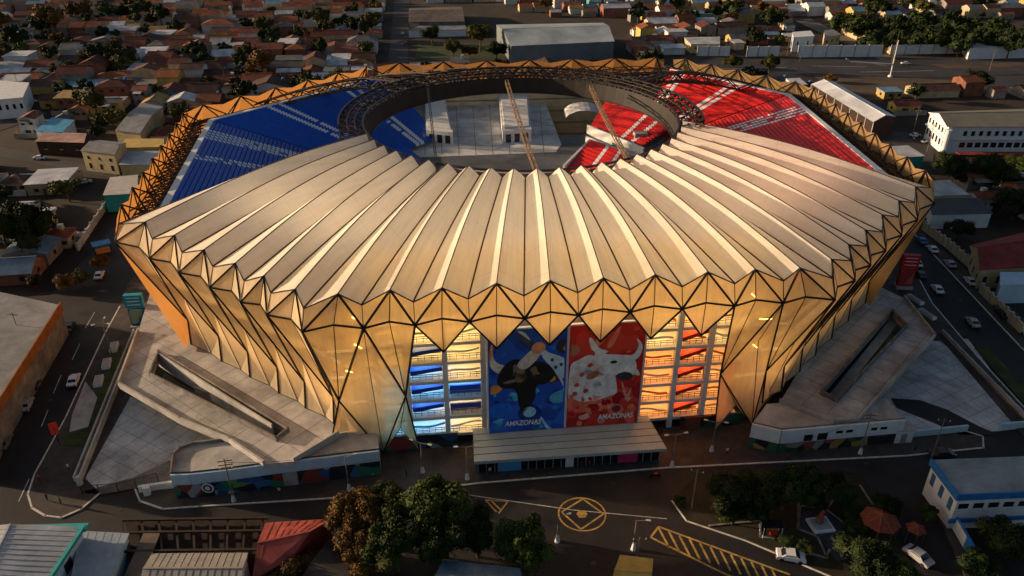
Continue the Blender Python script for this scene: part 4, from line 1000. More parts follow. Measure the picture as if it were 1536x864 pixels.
for k, x, y, h, l, a in lampl: pole(k, x, y, h, l, a, wb='base' in l or 'lamp' in l and y > 660, rz=random.uniform(-.4, .4), cat='street lamp' if k == 'street_lamp' else 'utility pole')
p = G(1335, 115); t = thing('floodlight_mast', 'tall white mast with long arm over the highway field', 'mast', tuple(p)); local('pole', B().tube((0, 0, 0), (0, 0, 17), .3, .2), whitew, t)
local('arm', B().beam((0, 0, 6), (-19, 2, 6.6), .4), whitew, t); local('arm_tip', B().beam((-19, 2, 6.4), (-22, 2.2, 8), .35), whitew, t); local('base', B().tube((0, 0, 0), (0, 0, .8), 1.2, .8, 10), whitew, t)
# overhead cables across the front street
cb = thing('overhead_cable', 'thin cables strung between poles over the front street', 'cable', tuple(G(351, 752, 8)))
for a, c in (((351, 752), (524, 735)), ((1037, 765), (1290, 681)), ((701, 719), (634, 709))):
    p, q = G(*a, 0), G(*c, 0); p.z = q.z = 7.0 if a[0] in (701,) else 8.2
    b = B(); n = 10
    for i in range(n): b.beam(p.lerp(q, i/n)-Vector((0, 0, .8*sin(pi*i/n))), p.lerp(q, (i+1)/n)-Vector((0, 0, .8*sin(pi*(i+1)/n))), .04)
    b.obj('cable', steel, cb)
# ---------------- park bottom right: paths, plinth, gazebo, bench wall
def rib(name, px, m=kerbm, wd=.28, z=.13, h=.16):
    b = B(); b.strip(gp(px), wd, z, z+h); return b
struct('park_path', B().slab(gp([(1246, 732), (1262, 730), (1240, 766), (1262, 776), (1266, 792), (1248, 806), (1270, 838), (1256, 842), (1230, 806), (1196, 796), (1196, 772), (1222, 764), (1200, 760)], .17), .1), mat('violet_paving', (.040, .036, .048), .85, .2, .5))
for px in ([(1240, 732), (1222, 762), (1200, 760), (1197, 795), (1226, 806), (1240, 838)], [(1262, 730), (1240, 766), (1268, 788)], [(1248, 808), (1262, 836)], [(1064, 790), (1100, 786), (1140, 783)], [(1290, 730), (1308, 758)], [(1198, 752), (1196, 795)], [(1140, 784), (1140, 806), (1160, 810)], [(1218, 832), (1238, 838), (1244, 826)]):
    o = rib('path_kerb', px).obj('path_kerb', mat('worn_kerb', (.20, .19, .18), .8, .4, 1), None, kind='structure')
p = G(1230, 790); t = thing('monument', 'small red monument on a square white plinth in the park', 'monument', tuple(p))
B().box((p.x, p.y, .17), (3.4, 3.0, .35), .15).obj('plinth', whitew, t); B().box((p.x, p.y, .52), (2.6, 2.2, .2), .15).obj('plinth_step', conc, t)
b = B(); b.box((p.x-.2, p.y+.2, .7), (.9, .9, 1.0), .4); b.obj('pedestal', concd, t); b = B(); b.tube((p.x-.2, p.y+.2, 1.7), (p.x, p.y+.2, 3.2), .5, .18, 7).tube((p.x-.5, p.y+.2, 2.0), (p.x+.5, p.y+.3, 2.9), .2, .12, 6); b.obj('figure', mat('rust_red', (.30, .05, .03), .7, .3, 2), t)
def gazebo(px, py, r, h, label, n=8):
    p = G(px, py); t = thing('gazebo', label, 'gazebo', tuple(p)); R = [Vector((p.x+r*cos(2*pi*i/n+.3), p.y+r*sin(2*pi*i/n+.3), h)) for i in range(n)]
    top = Vector((p.x, p.y, h+r*.42))
    for i in range(n):
        q = R[i]; B().tube((q.x*.9+p.x*.1, q.y*.9+p.y*.1, 0), (q.x*.9+p.x*.1, q.y*.9+p.y*.1, h), .09, n=6).obj('post', trunkm, t)
        B().face([R[i], R[(i+1) % n], top]).obj('roof_panel', mat('orange_tiles', (.17, .040, .018), .8, .3, 1.5, bump=.5, bscale=6), t)
        B().beam(R[i], top, .12).obj('roof_rib', mat('rib_orange', (.25, .08, .04), .8, .2, 1), t)
gazebo(1314, 800, 2.9, 2.8, 'orange tiled round gazebo in the dark park')
gazebo(1368, 810, 1.5, 2.4, 'small reddish kiosk roof right of the gazebo', 6)
t = thing('bus_shelter', 'small framed shelter with red seat at the park edge', 'shelter', tuple(G(1155, 800)))
p = G(1155, 803)
for dx, dy in ((-1.4, -.7), (1.4, -.7), (1.4, .7), (-1.4, .7)): B().tube((p.x+dx, p.y+dy, .1), (p.x+dx, p.y+dy, 2.3), .06, n=6).obj('post', whitew, t)
B().prism([(p.x-1.5, p.y-.8), (p.x+1.5, p.y-.8), (p.x+1.5, p.y+.8), (p.x-1.5, p.y+.8)], 2.3, 2.36).obj('shelter_roof', dglass, t); B().box((p.x+.6, p.y+.2, .1), (1.2, .5, .5)).obj('seat', MATS['red_panel'], t)

# ---------------- generic building kit
def facade_windows(t, p, q, z, hh, n, m=dglass, w_=1.0, name='window', out=.04, fr=frame_w):
    """n windows along the wall line p-q (outside on the right of the direction), sill at z"""
    d = (q-p); L = d.length; u = d.normalized(); nr = Vector((u.y, -u.x, 0))
    for i in range(n):
        c = p+u*L*(i+.5)/n; a, e = c-u*w_/2, c+u*w_/2
        o = B().prism([(a+nr*out)[:2], (e+nr*out)[:2], (e-nr*.05)[:2], (a-nr*.05)[:2]], z, z+hh).obj(name, m, t)
        if fr is not None: B().prism([(a-u*.08+nr*(out+.05))[:2], (e+u*.08+nr*(out+.05))[:2], (e+u*.08)[:2], (a-u*.08)[:2]], z-.14, z-.01).obj('sill', fr, o)
SPECIAL = []
def shed(name, label, fp, h, rise, wm, rm, cat='building', ribs=0, over=.4, fascia=None, z0=0, px=True, win=0, ridge_dir=0, group=None):
    """fp four corners (front-left, front-right, back-right, back-left) as photo points at eaves height h"""
    P = [G(x, y, h) for x, y in fp] if px else [Vector(p) for p in fp]
    c = sum(P, Vector())/4; t = thing(name, label, cat, (c.x, c.y, 0), group); SPECIAL.append([(c+(q-c)*1.12)[:2] for q in P])
    ins = [p+(c-p).normalized()*over for p in P]
    B().prism(ins, z0, h-.02).obj('wall', wm, t)
    if ridge_dir: P = P[1:]+P[:1]
    a, b_ = (P[0]+P[3])/2+Vector((0, 0, rise)), (P[1]+P[2])/2+Vector((0, 0, rise))
    if rise <= 0:
        rb = B().slab([p+Vector((0, 0, .02+(-rise if i > 1 else 0))) for i, p in enumerate(P)], h-.1)
        rb.obj('roof', rm, t); F4 = [(P[0], P[1], P[2]+Vector((0, 0, -rise)), P[3]+Vector((0, 0, -rise)))]
    else:
        rb = B(); th = Vector((0, 0, -.12))
        F4 = [(P[0], P[1], b_, a), (P[2], P[3], a, b_)]
        for f in F4: rb.face(f); rb.face([v+th for v in reversed(f)])
        rb.obj('roof', rm, t)
        B().face([P[3]+th, P[0]+th, a+th]).obj('gable', wm, t); B().face([P[1]+th, P[2]+th, b_+th]).obj('gable', wm, t)
        B().beam(a+Vector((0, 0, .03)), b_+Vector((0, 0, .03)), .3, .1).obj('ridge_cap', rm, t)
    if ribs:
        r_ = B()
        for f in F4:
            for i in range(1, ribs): r_.beam(f[0].lerp(f[1], i/ribs)+Vector((0, 0, .015)), f[3].lerp(f[2], i/ribs)+Vector((0, 0, .015)), .14, .05)
        r_.obj('roof_ribs', rm, t, kind='stuff')
    if fascia:
        for i, j in fascia[1]: B().beam(P[i]+Vector((0, 0, -.3)), P[j]+Vector((0, 0, -.3)), .25, fascia[2] if len(fascia) > 2 else .8).obj('fascia', fascia[0], t)
    if win: facade_windows(t, ins[0], ins[1], h*.45, h*.25, win)
    return t, P, ins
gm = mat('grey_metal_roof', (.20, .20, .20), .6, .28, .25, detail=8); gm2 = mat('pale_metal_roof', (.42, .43, .45), .55, .22, .2, detail=8); bm = mat('brown_sheet_roof', (.13, .10, .08), .75, .35, .3, detail=8)
org_f = mat('orange_paint', (.50, .17, .03), .6, .2, .5); teal = mat('teal_paint', (.03, .30, .30), .6, .2, .5); crw = mat('cream_wall', (.48, .38, .22), .8, .2, .3); bluf = mat('blue_paint', (.02, .14, .42), .6, .2, .5); yel = mat('yellow_wall', (.50, .34, .09), .8, .2, .3)
redroof = mat('red_roof', (.24, .03, .025), .75, .3, .4, detail=8); tile = mat('rust_tile_roof', (.16, .052, .030), .85, .45, .5, bump=.6, bscale=3, detail=8)
shed('workshop', 'large flat grey roofed workshop with orange fascia at the left edge', [(-40, 680), (0, 604), (92, 458), (-60, 425)], 7, 0, concd, gm, fascia=(mat('orange_fascia', (.26, .085, .018), .7, .3, .4), [(0, 1), (1, 2)], 2.2), ribs=0)
t, P, ins = shed('warehouse', 'long pale striped metal warehouse with teal gutter, bottom left corner', [(-120, 900), (52, 900), (125, 790), (-90, 796)], 8, .9, bluewhite, gm2, ribs=14, ridge_dir=1)
P = P[3:]+P[:3]
B().strip([P[2], P[1]], .5, 7.6, 8.15).obj('gutter', teal, t); B().strip([P[2], P[3].lerp(P[2], .6)], 1.2, 7.6, 8.1).obj('gutter', teal, t)
a = G(97, 826, 5.5); facade_windows(t, ins[1].lerp(ins[2], .5), ins[1].lerp(ins[2], .75), 4.6, 1.8, 1, dglass, 1.8)
shed('warehouse', 'blue white lean-to shed beside the striped warehouse', [(100, 900), (160, 880), (194, 800), (120, 796)], 6, 0, bluewhite, mat('blue_metal_roof', (.26, .31, .36), .5, .25, .3), ribs=6)
shed('warehouse', 'grey brown roofed shed with pale blue end wall, bottom edge', [(205, 890), (360, 890), (372, 829), (228, 830)], 6, .9, bluewhite, mat('taupe_roof', (.27, .25, .22), .7, .2, .3), ribs=14)
shed('burnt_building', 'roofless dark brick building with open trusses on the front street', [(190, 840), (400, 830), (400, 778), (182, 780)], 4, 0, mat('dark_brick_and_shade', (.035, .018, .014), .9, .4, .8), mat('dark_rubble', (.022, .014, .012), .95, .5, .8, detail=8))
t = thing('roof_frame', 'dark open roof frame lying over the burnt building', 'roof frame', tuple(G(290, 800, 4.4)))
for i in range(9):
    B().beam(G(186+i*26, 780, 4.6), G(196+i*24, 832, 4.6), .3, .3).obj('rafter', bsteel, t)
for y in (779, 798, 826): B().beam(G(184, y+1, 4.9), G(402, y-2, 4.9), .35, .3).obj('purlin', bsteel, t)
shed('warehouse', 'narrow brown lean roof between the sheds at the bottom', [(170, 900), (205, 890), (240, 800), (215, 800)], 5, 0, MATS['dark_brick_and_shade'], bm)
shed('house', 'broken red metal roofed house beside the burnt building', [(378, 870), (436, 838), (498, 778), (398, 784)], 5, 1.4, redroof, mat('red_metal_roof', (.32, .06, .05), .6, .5, .35, detail=8), cat='house', ribs=8)
shed('house', 'low dark roofed house behind the trees at the bottom edge', [(430, 905), (520, 905), (545, 838), (500, 800)], 4, .8, MATS['dark_brick_and_shade'], mat('black_roof', (.03, .025, .025), .8, .4, .4), cat='house')
shed('house', 'blue metal roofed house under the trees at the bottom centre', [(640, 900), (790, 905), (780, 852), (665, 840)], 5, .8, bluewhite, mat('slate_blue_roof', (.09, .14, .20), .5, .3, .4), cat='house', ribs=10)
shed('kiosk', 'small yellow hipped kiosk roof at the bottom edge of the street', [(912, 890), (975, 890), (980, 838), (930, 832)], 3.4, .7, yel, mat('yellow_roof', (.42, .28, .07), .7, .25, .5), cat='kiosk')
t, P, ins = shed('building', 'white building with blue band and grey roof, lower right corner', [(1437, 744), (1640, 735), (1600, 682), (1396, 690)], 7, 0, whitew, mat('grey_green_roof', (.26, .30, .32), .6, .18, .2, detail=8), fascia=(bluf, [(0, 1), (3, 0)], 1.2))
facade_windows(t, ins[0], ins[1].lerp(ins[0], .3), 4.2, 1.0, 6, dglass, 1.6); facade_windows(t, ins[3], ins[0], 3.0, 2.2, 3, mat('blue_pane', (.05, .12, .25), .3, .1, 1), 1.0)
B().strip([ins[0]+Vector((-.2, -.2, 0)), ins[1]], .3, 1.5, 2.2).obj('wall_band', bluf, t)
t = thing('boundary_wall', 'blue and white yard wall running down the lower right street', 'wall', tuple(G(1450, 800)))
a, c = G(1392, 728), G(1490, 900); n = 12
for i in range(n): B().strip([a.lerp(c, (i+.02)/n), a.lerp(c, (i+.98)/n)], .3, 0, 2.2 if i % 4 != 3 else 2.4).obj('panel', whitew if i % 4 != 3 else bluf, t)
B().strip([a, c], .36, 2.4, 2.5).obj('coping', bluf, t)
# ---------------- special buildings round the stadium
shed('warehouse', 'huge pale grey metal warehouse behind the stadium, right of the trees', [(766, 69), (922, 62), (905, 34), (744, 37)], 9, 3, mat('slate_wall', (.12, .15, .17), .7, .15, .2), mat('pale_slate_roof', (.33, .37, .38), .55, .15, .05, detail=8), ribs=0)
shed('warehouse', 'long brown ribbed roof shed at the top beside the avenue', [(613, 33), (697, 32), (692, 10), (614, 12)], 6, 2.5, concd, bm, ribs=20)
shed('warehouse', 'low grey roof annex below the brown ribbed shed', [(612, 46), (700, 44), (696, 33), (640, 34)], 4, 0, whitew, gm)
t, P, ins = shed('canopy_hall', 'long white roofed canopy hall beyond the right rim of the stadium', [(1310, 183), (1344, 175), (1252, 123), (1217, 126)], 7, 1.6, MATS['dark_brick_and_shade'], mat('white_sheet', (.60, .62, .66), .5, .12, .1, detail=8), ridge_dir=1)  # dark solid wall colour stands in for the shade under the open eaves
t = thing('canopy_post_row', 'row of white posts under the eave of the canopy hall', 'posts', tuple(G(1270, 170)))
for i in range(9): p = P[3].lerp(P[2], i/8) if False else G(1217+93*i/8, 126+57*i/8, 7); B().tube((p.x, p.y-.3, 0), (p.x, p.y-.3, 6.9), .15, n=6).obj('post', whitew, t)
t, P, ins = shed('school_building', 'two storey white building with grey hipped roof and yellow lit end, right edge', [(1421, 190), (1640, 190), (1640, 160), (1392, 168)], 10, 2.2, whitew, mat('olive_roof', (.17, .16, .12), .7, .15, .2), over=.9)
facade_windows(t, ins[0].lerp(ins[1], .1), ins[1], 6.6, 1.7, 16, dglass, 1.3); facade_windows(t, ins[0].lerp(ins[1], .1), ins[1], 2.4, 1.8, 16, dglass, 2.0)
facade_windows(t, ins[3], ins[0], 6.6, 1.8, 6, dglass, 1.3); facade_windows(t, ins[3], ins[0], 2.2, 2.2, 6, dglass, 1.4)
B().strip([ins[3], ins[0], ins[1]], 1.3, 5.2, 5.6).obj('balcony', whitew, t); B().strip([ins[0]+Vector((4, -5, 0)), ins[1]+Vector((0, -5, 0))], 3, 1.8, 2.0).obj('porch_roof', redroof, t)
p = ins[0]; B().tube((p.x, p.y-.6, 0), (p.x, p.y-.6, 9), 1.0, n=12).obj('corner_tower', whitew, t)
t, P, ins = shed('storage_building', 'teal painted storage building by the left street', [(154, 293), (206, 290), (207, 262), (165, 266)], 5.5, 0, teal, mat('cream_flat_roof', (.42, .40, .36), .8, .15, .4))
shed('carport', 'pale flat roofed carport between cream house and stadium', [(178, 247), (240, 247), (246, 226), (190, 224)], 4, 0, crw, gm2)
shed('hall', 'yellow ochre walled hall behind the carport', [(178, 222), (246, 220), (246, 208), (188, 208)], 5, 0, yel, yel)
t, P, ins = shed('house', 'cream two storey house with dark roof and small windows left of the stadium', [(120, 226), (172, 232), (190, 214), (150, 210)], 7, 1.4, crw, gm, cat='house')
facade_windows(t, ins[0], ins[1], 4.2, 1.1, 3); facade_windows(t, ins[0], ins[1], 1.0, 1.9, 3)
shed('house', 'white modern house with stepped balcony at the left edge', [(-10, 150), (34, 146), (44, 124), (-10, 120)], 8, 0, whitew, frame_w, cat='house', win=4)
shed('house', 'dark grey long gabled roof house left of the upper rim', [(172, 196), (210, 200), (244, 160), (214, 154)], 6, 1.2, crw, gm, cat='house')
shed('house', 'bright blue flat roofed house left of the stadium', [(52, 196), (92, 200), (112, 180), (78, 176)], 5, 0, whitew, mat('sky_blue_roof', (.04, .26, .42), .6, .3, .4), cat='house')
shed('house', 'white and terracotta double roofed house above the side street', [(52, 212), (126, 214), (130, 200), (66, 198)], 5, 0, MATS['dark_brick_and_shade'], mat('terracotta_white', (.38, .22, .17), .7, .6, .12), cat='house', win=3)
t, P, ins = shed('house', 'red hip roofed house with cream veranda by the right street', [(1470, 405), (1560, 400), (1550, 345), (1454, 368)], 5.5, 2.6, crw, redroof, cat='house', over=.9)
facade_windows(t, ins[0], ins[1], 1.2, 2.0, 4); facade_windows(t, ins[3], ins[0], 1.2, 1.8, 3)
shed('house', 'pale blue fronted annex below the red roofed house', [(1500, 428), (1600, 425), (1590, 408), (1500, 408)], 5, 0, bluewhite, bluewhite, cat='house')
shed('warehouse', 'white flat roof shed just right of the stadium rim', [(1395, 294), (1455, 292), (1425, 270), (1378, 272)], 5, 0, crw, gm2)
shed('warehouse', 'dark grey flat roof shed right of the stadium rim', [(1398, 322), (1490, 320), (1470, 297), (1392, 298)], 4.5, 0, whitew, mat('charcoal_roof', (.055, .055, .065), .7, .2, .2))
shed('warehouse', 'pale blue roof shed beyond the right rim corner', [(1345, 237), (1388, 234), (1362, 218), (1322, 220)], 5, 0, teal, gm2)
t, P, ins = shed('house', 'cream house with lit windows beside the pale side road', [(1237, 56), (1262, 52), (1250, 44), (1236, 46)], 6, 0, crw, gm, cat='house', win=3)
t, P, ins = shed('house', 'small cream flat house with red side at the highway wall', [(1036, 66), (1080, 66), (1080, 55), (1026, 56)], 5, 0, crw, gm2, cat='house', win=3)
t, P, ins = shed('house', 'white cube house standing at the highway wall', [(1190, 56), (1222, 54), (1216, 46), (1188, 48)], 8, 0, whitew, whitew, cat='house', win=2)
# white compound walls along the highway
def pwall(px, h, label, n, m=whitew, wd=.4):
    P = gp(px); t = thing('compound_wall', label, 'wall', tuple(sum(P, Vector())/len(P)), None)
    for p, q in zip(P, P[1:]):
        k = max(1, round(n*(q-p).length/sum((b-a).length for a, b in zip(P, P[1:]))))
        for i in range(k):
            B().strip([p.lerp(q, (i+.05)/k), p.lerp(q, (i+.95)/k)], wd, 0, h).obj('panel', m, t)
            r = p.lerp(q, i/k); B().box((r.x, r.y, 0), (.6, .6, h+.4)).obj('pier', conc, t)
pwall([(1046, 84), (1094, 84)], 5, 'left white compound wall stretch along the highway', 3)
pwall([(1120, 85), (1168, 84)], 5, 'second white compound wall stretch along the highway', 3)
pwall([(1196, 86), (1322, 85)], 6, 'long white and teal compound wall along the highway', 6)
pwall([(1335, 82), (1440, 80)], 5, 'white compound wall before the dark grove at the right', 5)
pwall([(1262, 50), (1335, 82)], 4, 'white wall climbing the pale side road', 7, crw)
pwall([(1458, 80), (1600, 79)], 4, 'white compound wall before the long pale roof at right edge', 6)
shed('warehouse', 'long pale roof shed beyond the highway at the right edge', [(1455, 72), (1600, 68), (1600, 52), (1440, 56)], 6, 0, whitew, gm2)
pwall([(1384, 345), (1420, 372), (1470, 416)], 2.4, 'cream yard wall with piers along the right street', 12, crw)
pwall([(1470, 440), (1530, 500)], 2.4, 'white yard wall at the far side of the right street', 8, crw)
pwall([(118, 376), (168, 300)], 2.0, 'pale yard wall at the head of the left street', 8, conc)
# ================================================================== CARS
def car_meshes():
    L, W, Hh = 4.2, 1.75, 1.42
    prof = [(-2.1, .35), (-2.1, .78), (-1.95, .92), (-1.35, .96), (-.85, 1.38), (.55, 1.42), (1.2, .98), (1.95, .82), (2.1, .62), (2.1, .35)]
    def body(taper):
        b = B(); n = len(prof); Lf = [(x, -W/2*(.86 if z > 1.2 else 1), z) for x, z in prof]; Rt = [(x, -y, z) for x, y, z in Lf]
        b.face(Lf[::1]); b.face(Rt[::-1])
        for i in range(n): j = (i+1) % n; b.face([Lf[i], Rt[i], Rt[j], Lf[j]])
        return b
    bd = body(0)
    gl = B()
    for s in (-1, 1):
        y = s*(W/2*.93+.03)
        P = [(-1.2, y, .97), (-.78, y*.94, 1.31), (.5, y*.94, 1.34), (1.0, y, .97)]; gl.face(P if s < 0 else P[::-1])
    gl.face([(1.22, -.74, 1.0), (1.22, .74, 1.0), (.6, .66, 1.44), (.6, -.66, 1.44)]); gl.face([(-1.40, .72, 1.0), (-1.40, -.72, 1.0), (-.9, -.64, 1.41), (-.9, .64, 1.41)])
    wh = B().tube((0, -.12, 0), (0, .12, 0), .33, n=12)
    li = B().box((0, 0, 0), (.08, .34, .16)); bp = B().box((0, 0, 0), (.14, 1.66, .2))
    return bd, gl, wh, li, bp
bd, gl, wh, li, bp = car_meshes()
gl_me = gl.mesh('window', dglass); wh_me = wh.mesh('wheel', mat('tyre', (.012, .012, .012), .9, .1, 1)); li_me = li.mesh('headlight', mat('headlight', (.6, .6, .55), .2, .1, 1)); tl_me = li.mesh('tail_light', mat('tail_light', (.4, .02, .02), .3, .1, 1)); bp_me = bp.mesh('bumper', mat('bumper', (.03, .03, .03), .6, .1, 1))
paint = {}
for n_, c in (('white', (.62, .63, .65)), ('silver', (.32, .33, .35)), ('black', (.02, .02, .022)), ('blue', (.03, .12, .30)), ('red', (.28, .02, .02)), ('grey', (.12, .12, .13))):
    paint[n_] = bd.mesh('body', mat('car_paint_'+n_, c, .28, .06, 1, spec=.6))
def car(px, py, ang, colr, label, grp='cars parked along the streets', pos=None, s=1.0):
    p = pos or G(px, py); t = thing('parked_car', label, 'car', (p.x, p.y, .03), grp, ang); t.scale = (s, s, s)
    local('body', paint[colr], None, t); local('window', gl_me, None, t)
    for x in (-1.3, 1.3):
        for y in (-.8, .8): o = local('wheel', wh_me, None, t); o.location = (x, y, .33)
    for y in (-.6, .6):
        o = local('headlight', li_me, None, t); o.location = (2.1, y, .58); o = local('tail_light', tl_me, None, t); o.location = (-2.1, y, .66)
    for x in (-2.12, 2.12): o = local('bumper', bp_me, None, t); o.location = (x, 0, .36)
SA = radians(112)
def heading(a, b): p, q = G(*a), G(*b); return atan2(q.y-p.y, q.x-p.x)
ls = heading((60, 640), (150, 430)); rs = heading((1530, 545), (1390, 380))
cars = [(112, 574, ls, 'white', 'white car driving on the left street beside the grass strip'), (41, 611, ls, 'silver', 'silver car parked below the orange fascia on the left street'), (8, 668, ls, 'grey', 'grey car cut by the left edge of the picture'),
 (150, 416, ls, 'white', 'white car at the far end of the left street'), (105, 494, ls, 'black', 'black car beside the orange edged workshop'), (52, 580, ls, 'black', 'black car next to the workshop wall'), 
 (1405, 437, rs, 'white', 'white car nearest the red totem on the right street'), (1458, 487, rs, 'silver', 'silver car on the near side of the right street'), (1382, 364, rs, 'blue', 'blue car at the top of the right street'), (1398, 377, rs, 'white', 'white car second from the top of the right street'),
 (1424, 399, rs, 'silver', 'silver wagon parked before the cream yard wall'), (1454, 425, rs, 'white', 'white car parked by the red roofed house'), (1500, 467, rs, 'grey', 'grey car parked below the pale blue annex'), (1535, 498, rs, 'white', 'white car cut by the right edge of the picture'), (1374, 398, rs, 'white', 'white car half hidden behind the red totem'), (1380, 415, rs, 'black', 'dark car parked beside the red totem'), (1502, 474, rs, 'black', 'black car behind the grey one on the right street'),
 (1185, 838, radians(-12), 'white', 'white pickup passing the park at the bottom'), (1376, 838, radians(-60), 'silver', 'pale van parked in the shade right of the park'), (1412, 684, radians(2), 'black', 'black car at the corner above the blue banded building'),
 (160, 640, 0, 'black', '')]
for c in cars[:-1]: car(*c)
car(105, 30, 0, 'black', 'dark car parked by the terracotta and white roofed house', pos=G(95, 231)); car(0, 0, .1, 'white', 'white car parked on the side street left of the cream house', pos=G(60, 239)); car(0, 0, .4, 'silver', 'silver car in the yard below the cream house', pos=G(128, 275))
car(0, 0, .9, 'white', 'white car in the yard above the left street head', pos=G(118, 356)); car(0, 0, .3, 'white', 'white car below the long canopy hall', pos=G(1372, 205)); car(0, 0, .5, 'silver', 'silver car in the yard left of the white school building', pos=G(1388, 214))
car(0, 0, 1.6, 'white', 'white car driving on the far avenue', pos=G(604, 52)); car(0, 0, 1.6, 'red', 'red car on the far avenue beside the lawn', pos=G(608, 66)); car(0, 0, 0, 'white', 'white car on the highway near the mast', pos=G(1358, 97), s=1.1)
# blue pickup truck / tricycle by the workshop
p = G(76, 518); t = thing('delivery_truck', 'small blue box truck parked beside the orange edged workshop', 'truck', (p.x, p.y, 0), None, ls)
local('cargo_box', B().box((-.7, 0, .7), (3.4, 2.0, 2.0)), mat('truck_blue', (.05, .20, .42), .5, .15, 1), t); local('cab', B().prism([(1.1, -.95), (2.4, -.95), (2.4, .95), (1.1, .95)], .5, 2.0), whitew, t); local('windscreen', B().box((2.42, 0, 1.25), (.06, 1.6, .6)), dglass, t)
for x in (-1.6, 1.7):
    for y in (-.85, .85): o = local('wheel', wh_me, None, t); o.location = (x, y, .36)
p = G(982, 716); t = thing('motorcycle', 'small dark motorcycle on the front street near the right canopy end', 'motorcycle', (p.x, p.y, .02), None, .1)
local('frame', B().beam((-.6, 0, .5), (.55, 0, .55), .18, .3).beam((.55, 0, .5), (.72, 0, 1.0), .08), steel, t); local('fuel_tank', B().box((.15, 0, .68), (.5, .28, .22)), MATS['red_panel'], t); local('seat', B().box((-.35, 0, .7), (.65, .26, .12)), dglass, t); local('handlebar', B().beam((.62, -.35, 1.02), (.62, .35, 1.02), .05), steel, t)
for x in (-.68, .68): o = local('wheel', B().tube((x, -.05, .32), (x, .05, .32), .32, n=12), MATS['tyre'], t)
p = G(155, 378); t = thing('market_stall', 'blue roofed street stall by the left facade tip', 'stall', (p.x, p.y, 0), None, .6)
local('stall_roof', B().prism([(-2.2, -1.6), (2.2, -1.6), (2.2, 1.6), (-2.2, 1.6)], 2.5, 2.7), mat('tarp_blue', (.05, .22, .50), .6, .3, 1), t)
for x in (-2, 2):
    for y in (-1.4, 1.4): local('post', B().tube((x, y, 0), (x, y, 2.5), .06, n=6), steel, t)
local('counter', B().box((0, 0, 0), (3.4, 1.6, 1.0)), org_f, t)
# ================================================================== PEOPLE: tiny figures on the pavements (skinned body)
def person_mesh(name, cloth):
    j = {'pel': (0, 0, .95, .15), 'chest': (0, 0, 1.3, .17), 'neck': (0, 0, 1.5, .06), 'head': (0, 0, 1.66, .1), 'shl': (-.19, 0, 1.42, .06), 'ell': (-.25, .02, 1.14, .045), 'hal': (-.24, .12, .9, .04), 'shr': (.19, 0, 1.42, .06), 'elr': (.25, -.02, 1.14, .045), 'har': (.26, .05, .9, .04),
         'hil': (-.1, 0, .9, .1), 'knl': (-.11, .08, .5, .07), 'fol': (-.11, .02, .06, .05), 'hir': (.1, 0, .9, .1), 'knr': (.11, -.02, .5, .07), 'for': (.12, -.16, .06, .05)}
    K = list(j); E_ = [('pel', 'chest'), ('chest', 'neck'), ('neck', 'head'), ('chest', 'shl'), ('shl', 'ell'), ('ell', 'hal'), ('chest', 'shr'), ('shr', 'elr'), ('elr', 'har'), ('pel', 'hil'), ('hil', 'knl'), ('knl', 'fol'), ('pel', 'hir'), ('hir', 'knr'), ('knr', 'for')]
    me = bpy.data.meshes.new(name); me.from_pydata([j[k][:3] for k in K], [(K.index(a), K.index(b)) for a, b in E_], [])
    o = bpy.data.objects.new(name, me); COL.objects.link(o); s = o.modifiers.new('s', 'SKIN'); u = o.modifiers.new('u', 'SUBSURF'); u.levels = u.render_levels = 1
    for v, k in zip(me.skin_vertices[0].data, K): v.radius = (j[k][3],)*2; v.use_root = k == 'pel'
    dg = bpy.context.evaluated_depsgraph_get(); m2 = bpy.data.meshes.new_from_object(o.evaluated_get(dg)); bpy.data.objects.remove(o)
    m2.materials.clear()
    for m in (mat('skin_tone', (.22, .12, .08), .7, .1, 1), cloth, mat('dark_trousers', (.02, .02, .03), .9, .1, 1)): m2.materials.append(m)
    for p in m2.polygons: z = p.center.z; p.material_index = 0 if z > 1.5 or (abs(p.center.x) > .2 and z < 1.2) else (1 if z > .95 else 2)
    return m2
pm = {k: person_mesh('person_body', mat('shirt_'+k, c, .9, .1, 1)) for k, c in (('white', (.5, .5, .5)), ('red', (.4, .03, .03)), ('dark', (.03, .03, .04)))}
hair_me = B().tube((0, 0, 1.68), (0, 0, 1.79), .1, .05, 8).mesh('hair', mat('black_hair', (.01, .008, .007), .8, .1, 1))
for x, y, k, l in ((72, 752, 'dark', 'person in dark clothes standing on the tip of the left corner island'), (92, 757, 'dark', 'person in dark shirt right of the other on the corner island'), (60, 722, 'red', 'person in red shirt near the left kerb of the corner island'), (104, 706, 'white', 'person in white shirt on the corner island by the double wall'), (1372, 676, 'dark', 'person in dark shirt walking right of the gate booth'), (1370, 212, 'white', 'person in white shirt in the yard below the canopy hall')):
    p = G(x, y, .13); t = thing('person', l, 'person', tuple(p), None, random.uniform(0, 6)); local('body', pm[k], None, t); local('hair', hair_me, None, t)
for x, y, k, l in ((735, 712, 'white', 'person in white shirt before the left end of the entrance canopy'), (872, 702, 'dark', 'person in dark shirt before the middle of the entrance doors'), (884, 701, 'red', 'person in red shirt beside the one before the entrance doors'), (1090, 682, 'white', 'person in white shirt on the pavement before the right facade feet'), (610, 716, 'dark', 'person in dark shirt on the pavement by the left mural'), (1180, 690, 'red', 'person in red shirt before the right graffiti wall'), (420, 742, 'white', 'person in white shirt before the blue graffiti wall')):
    p = G(x, y, .13); t = thing('person', l, 'person', tuple(p), None, random.uniform(0, 6)); local('body', pm[k], None, t); local('hair', hair_me, None, t)
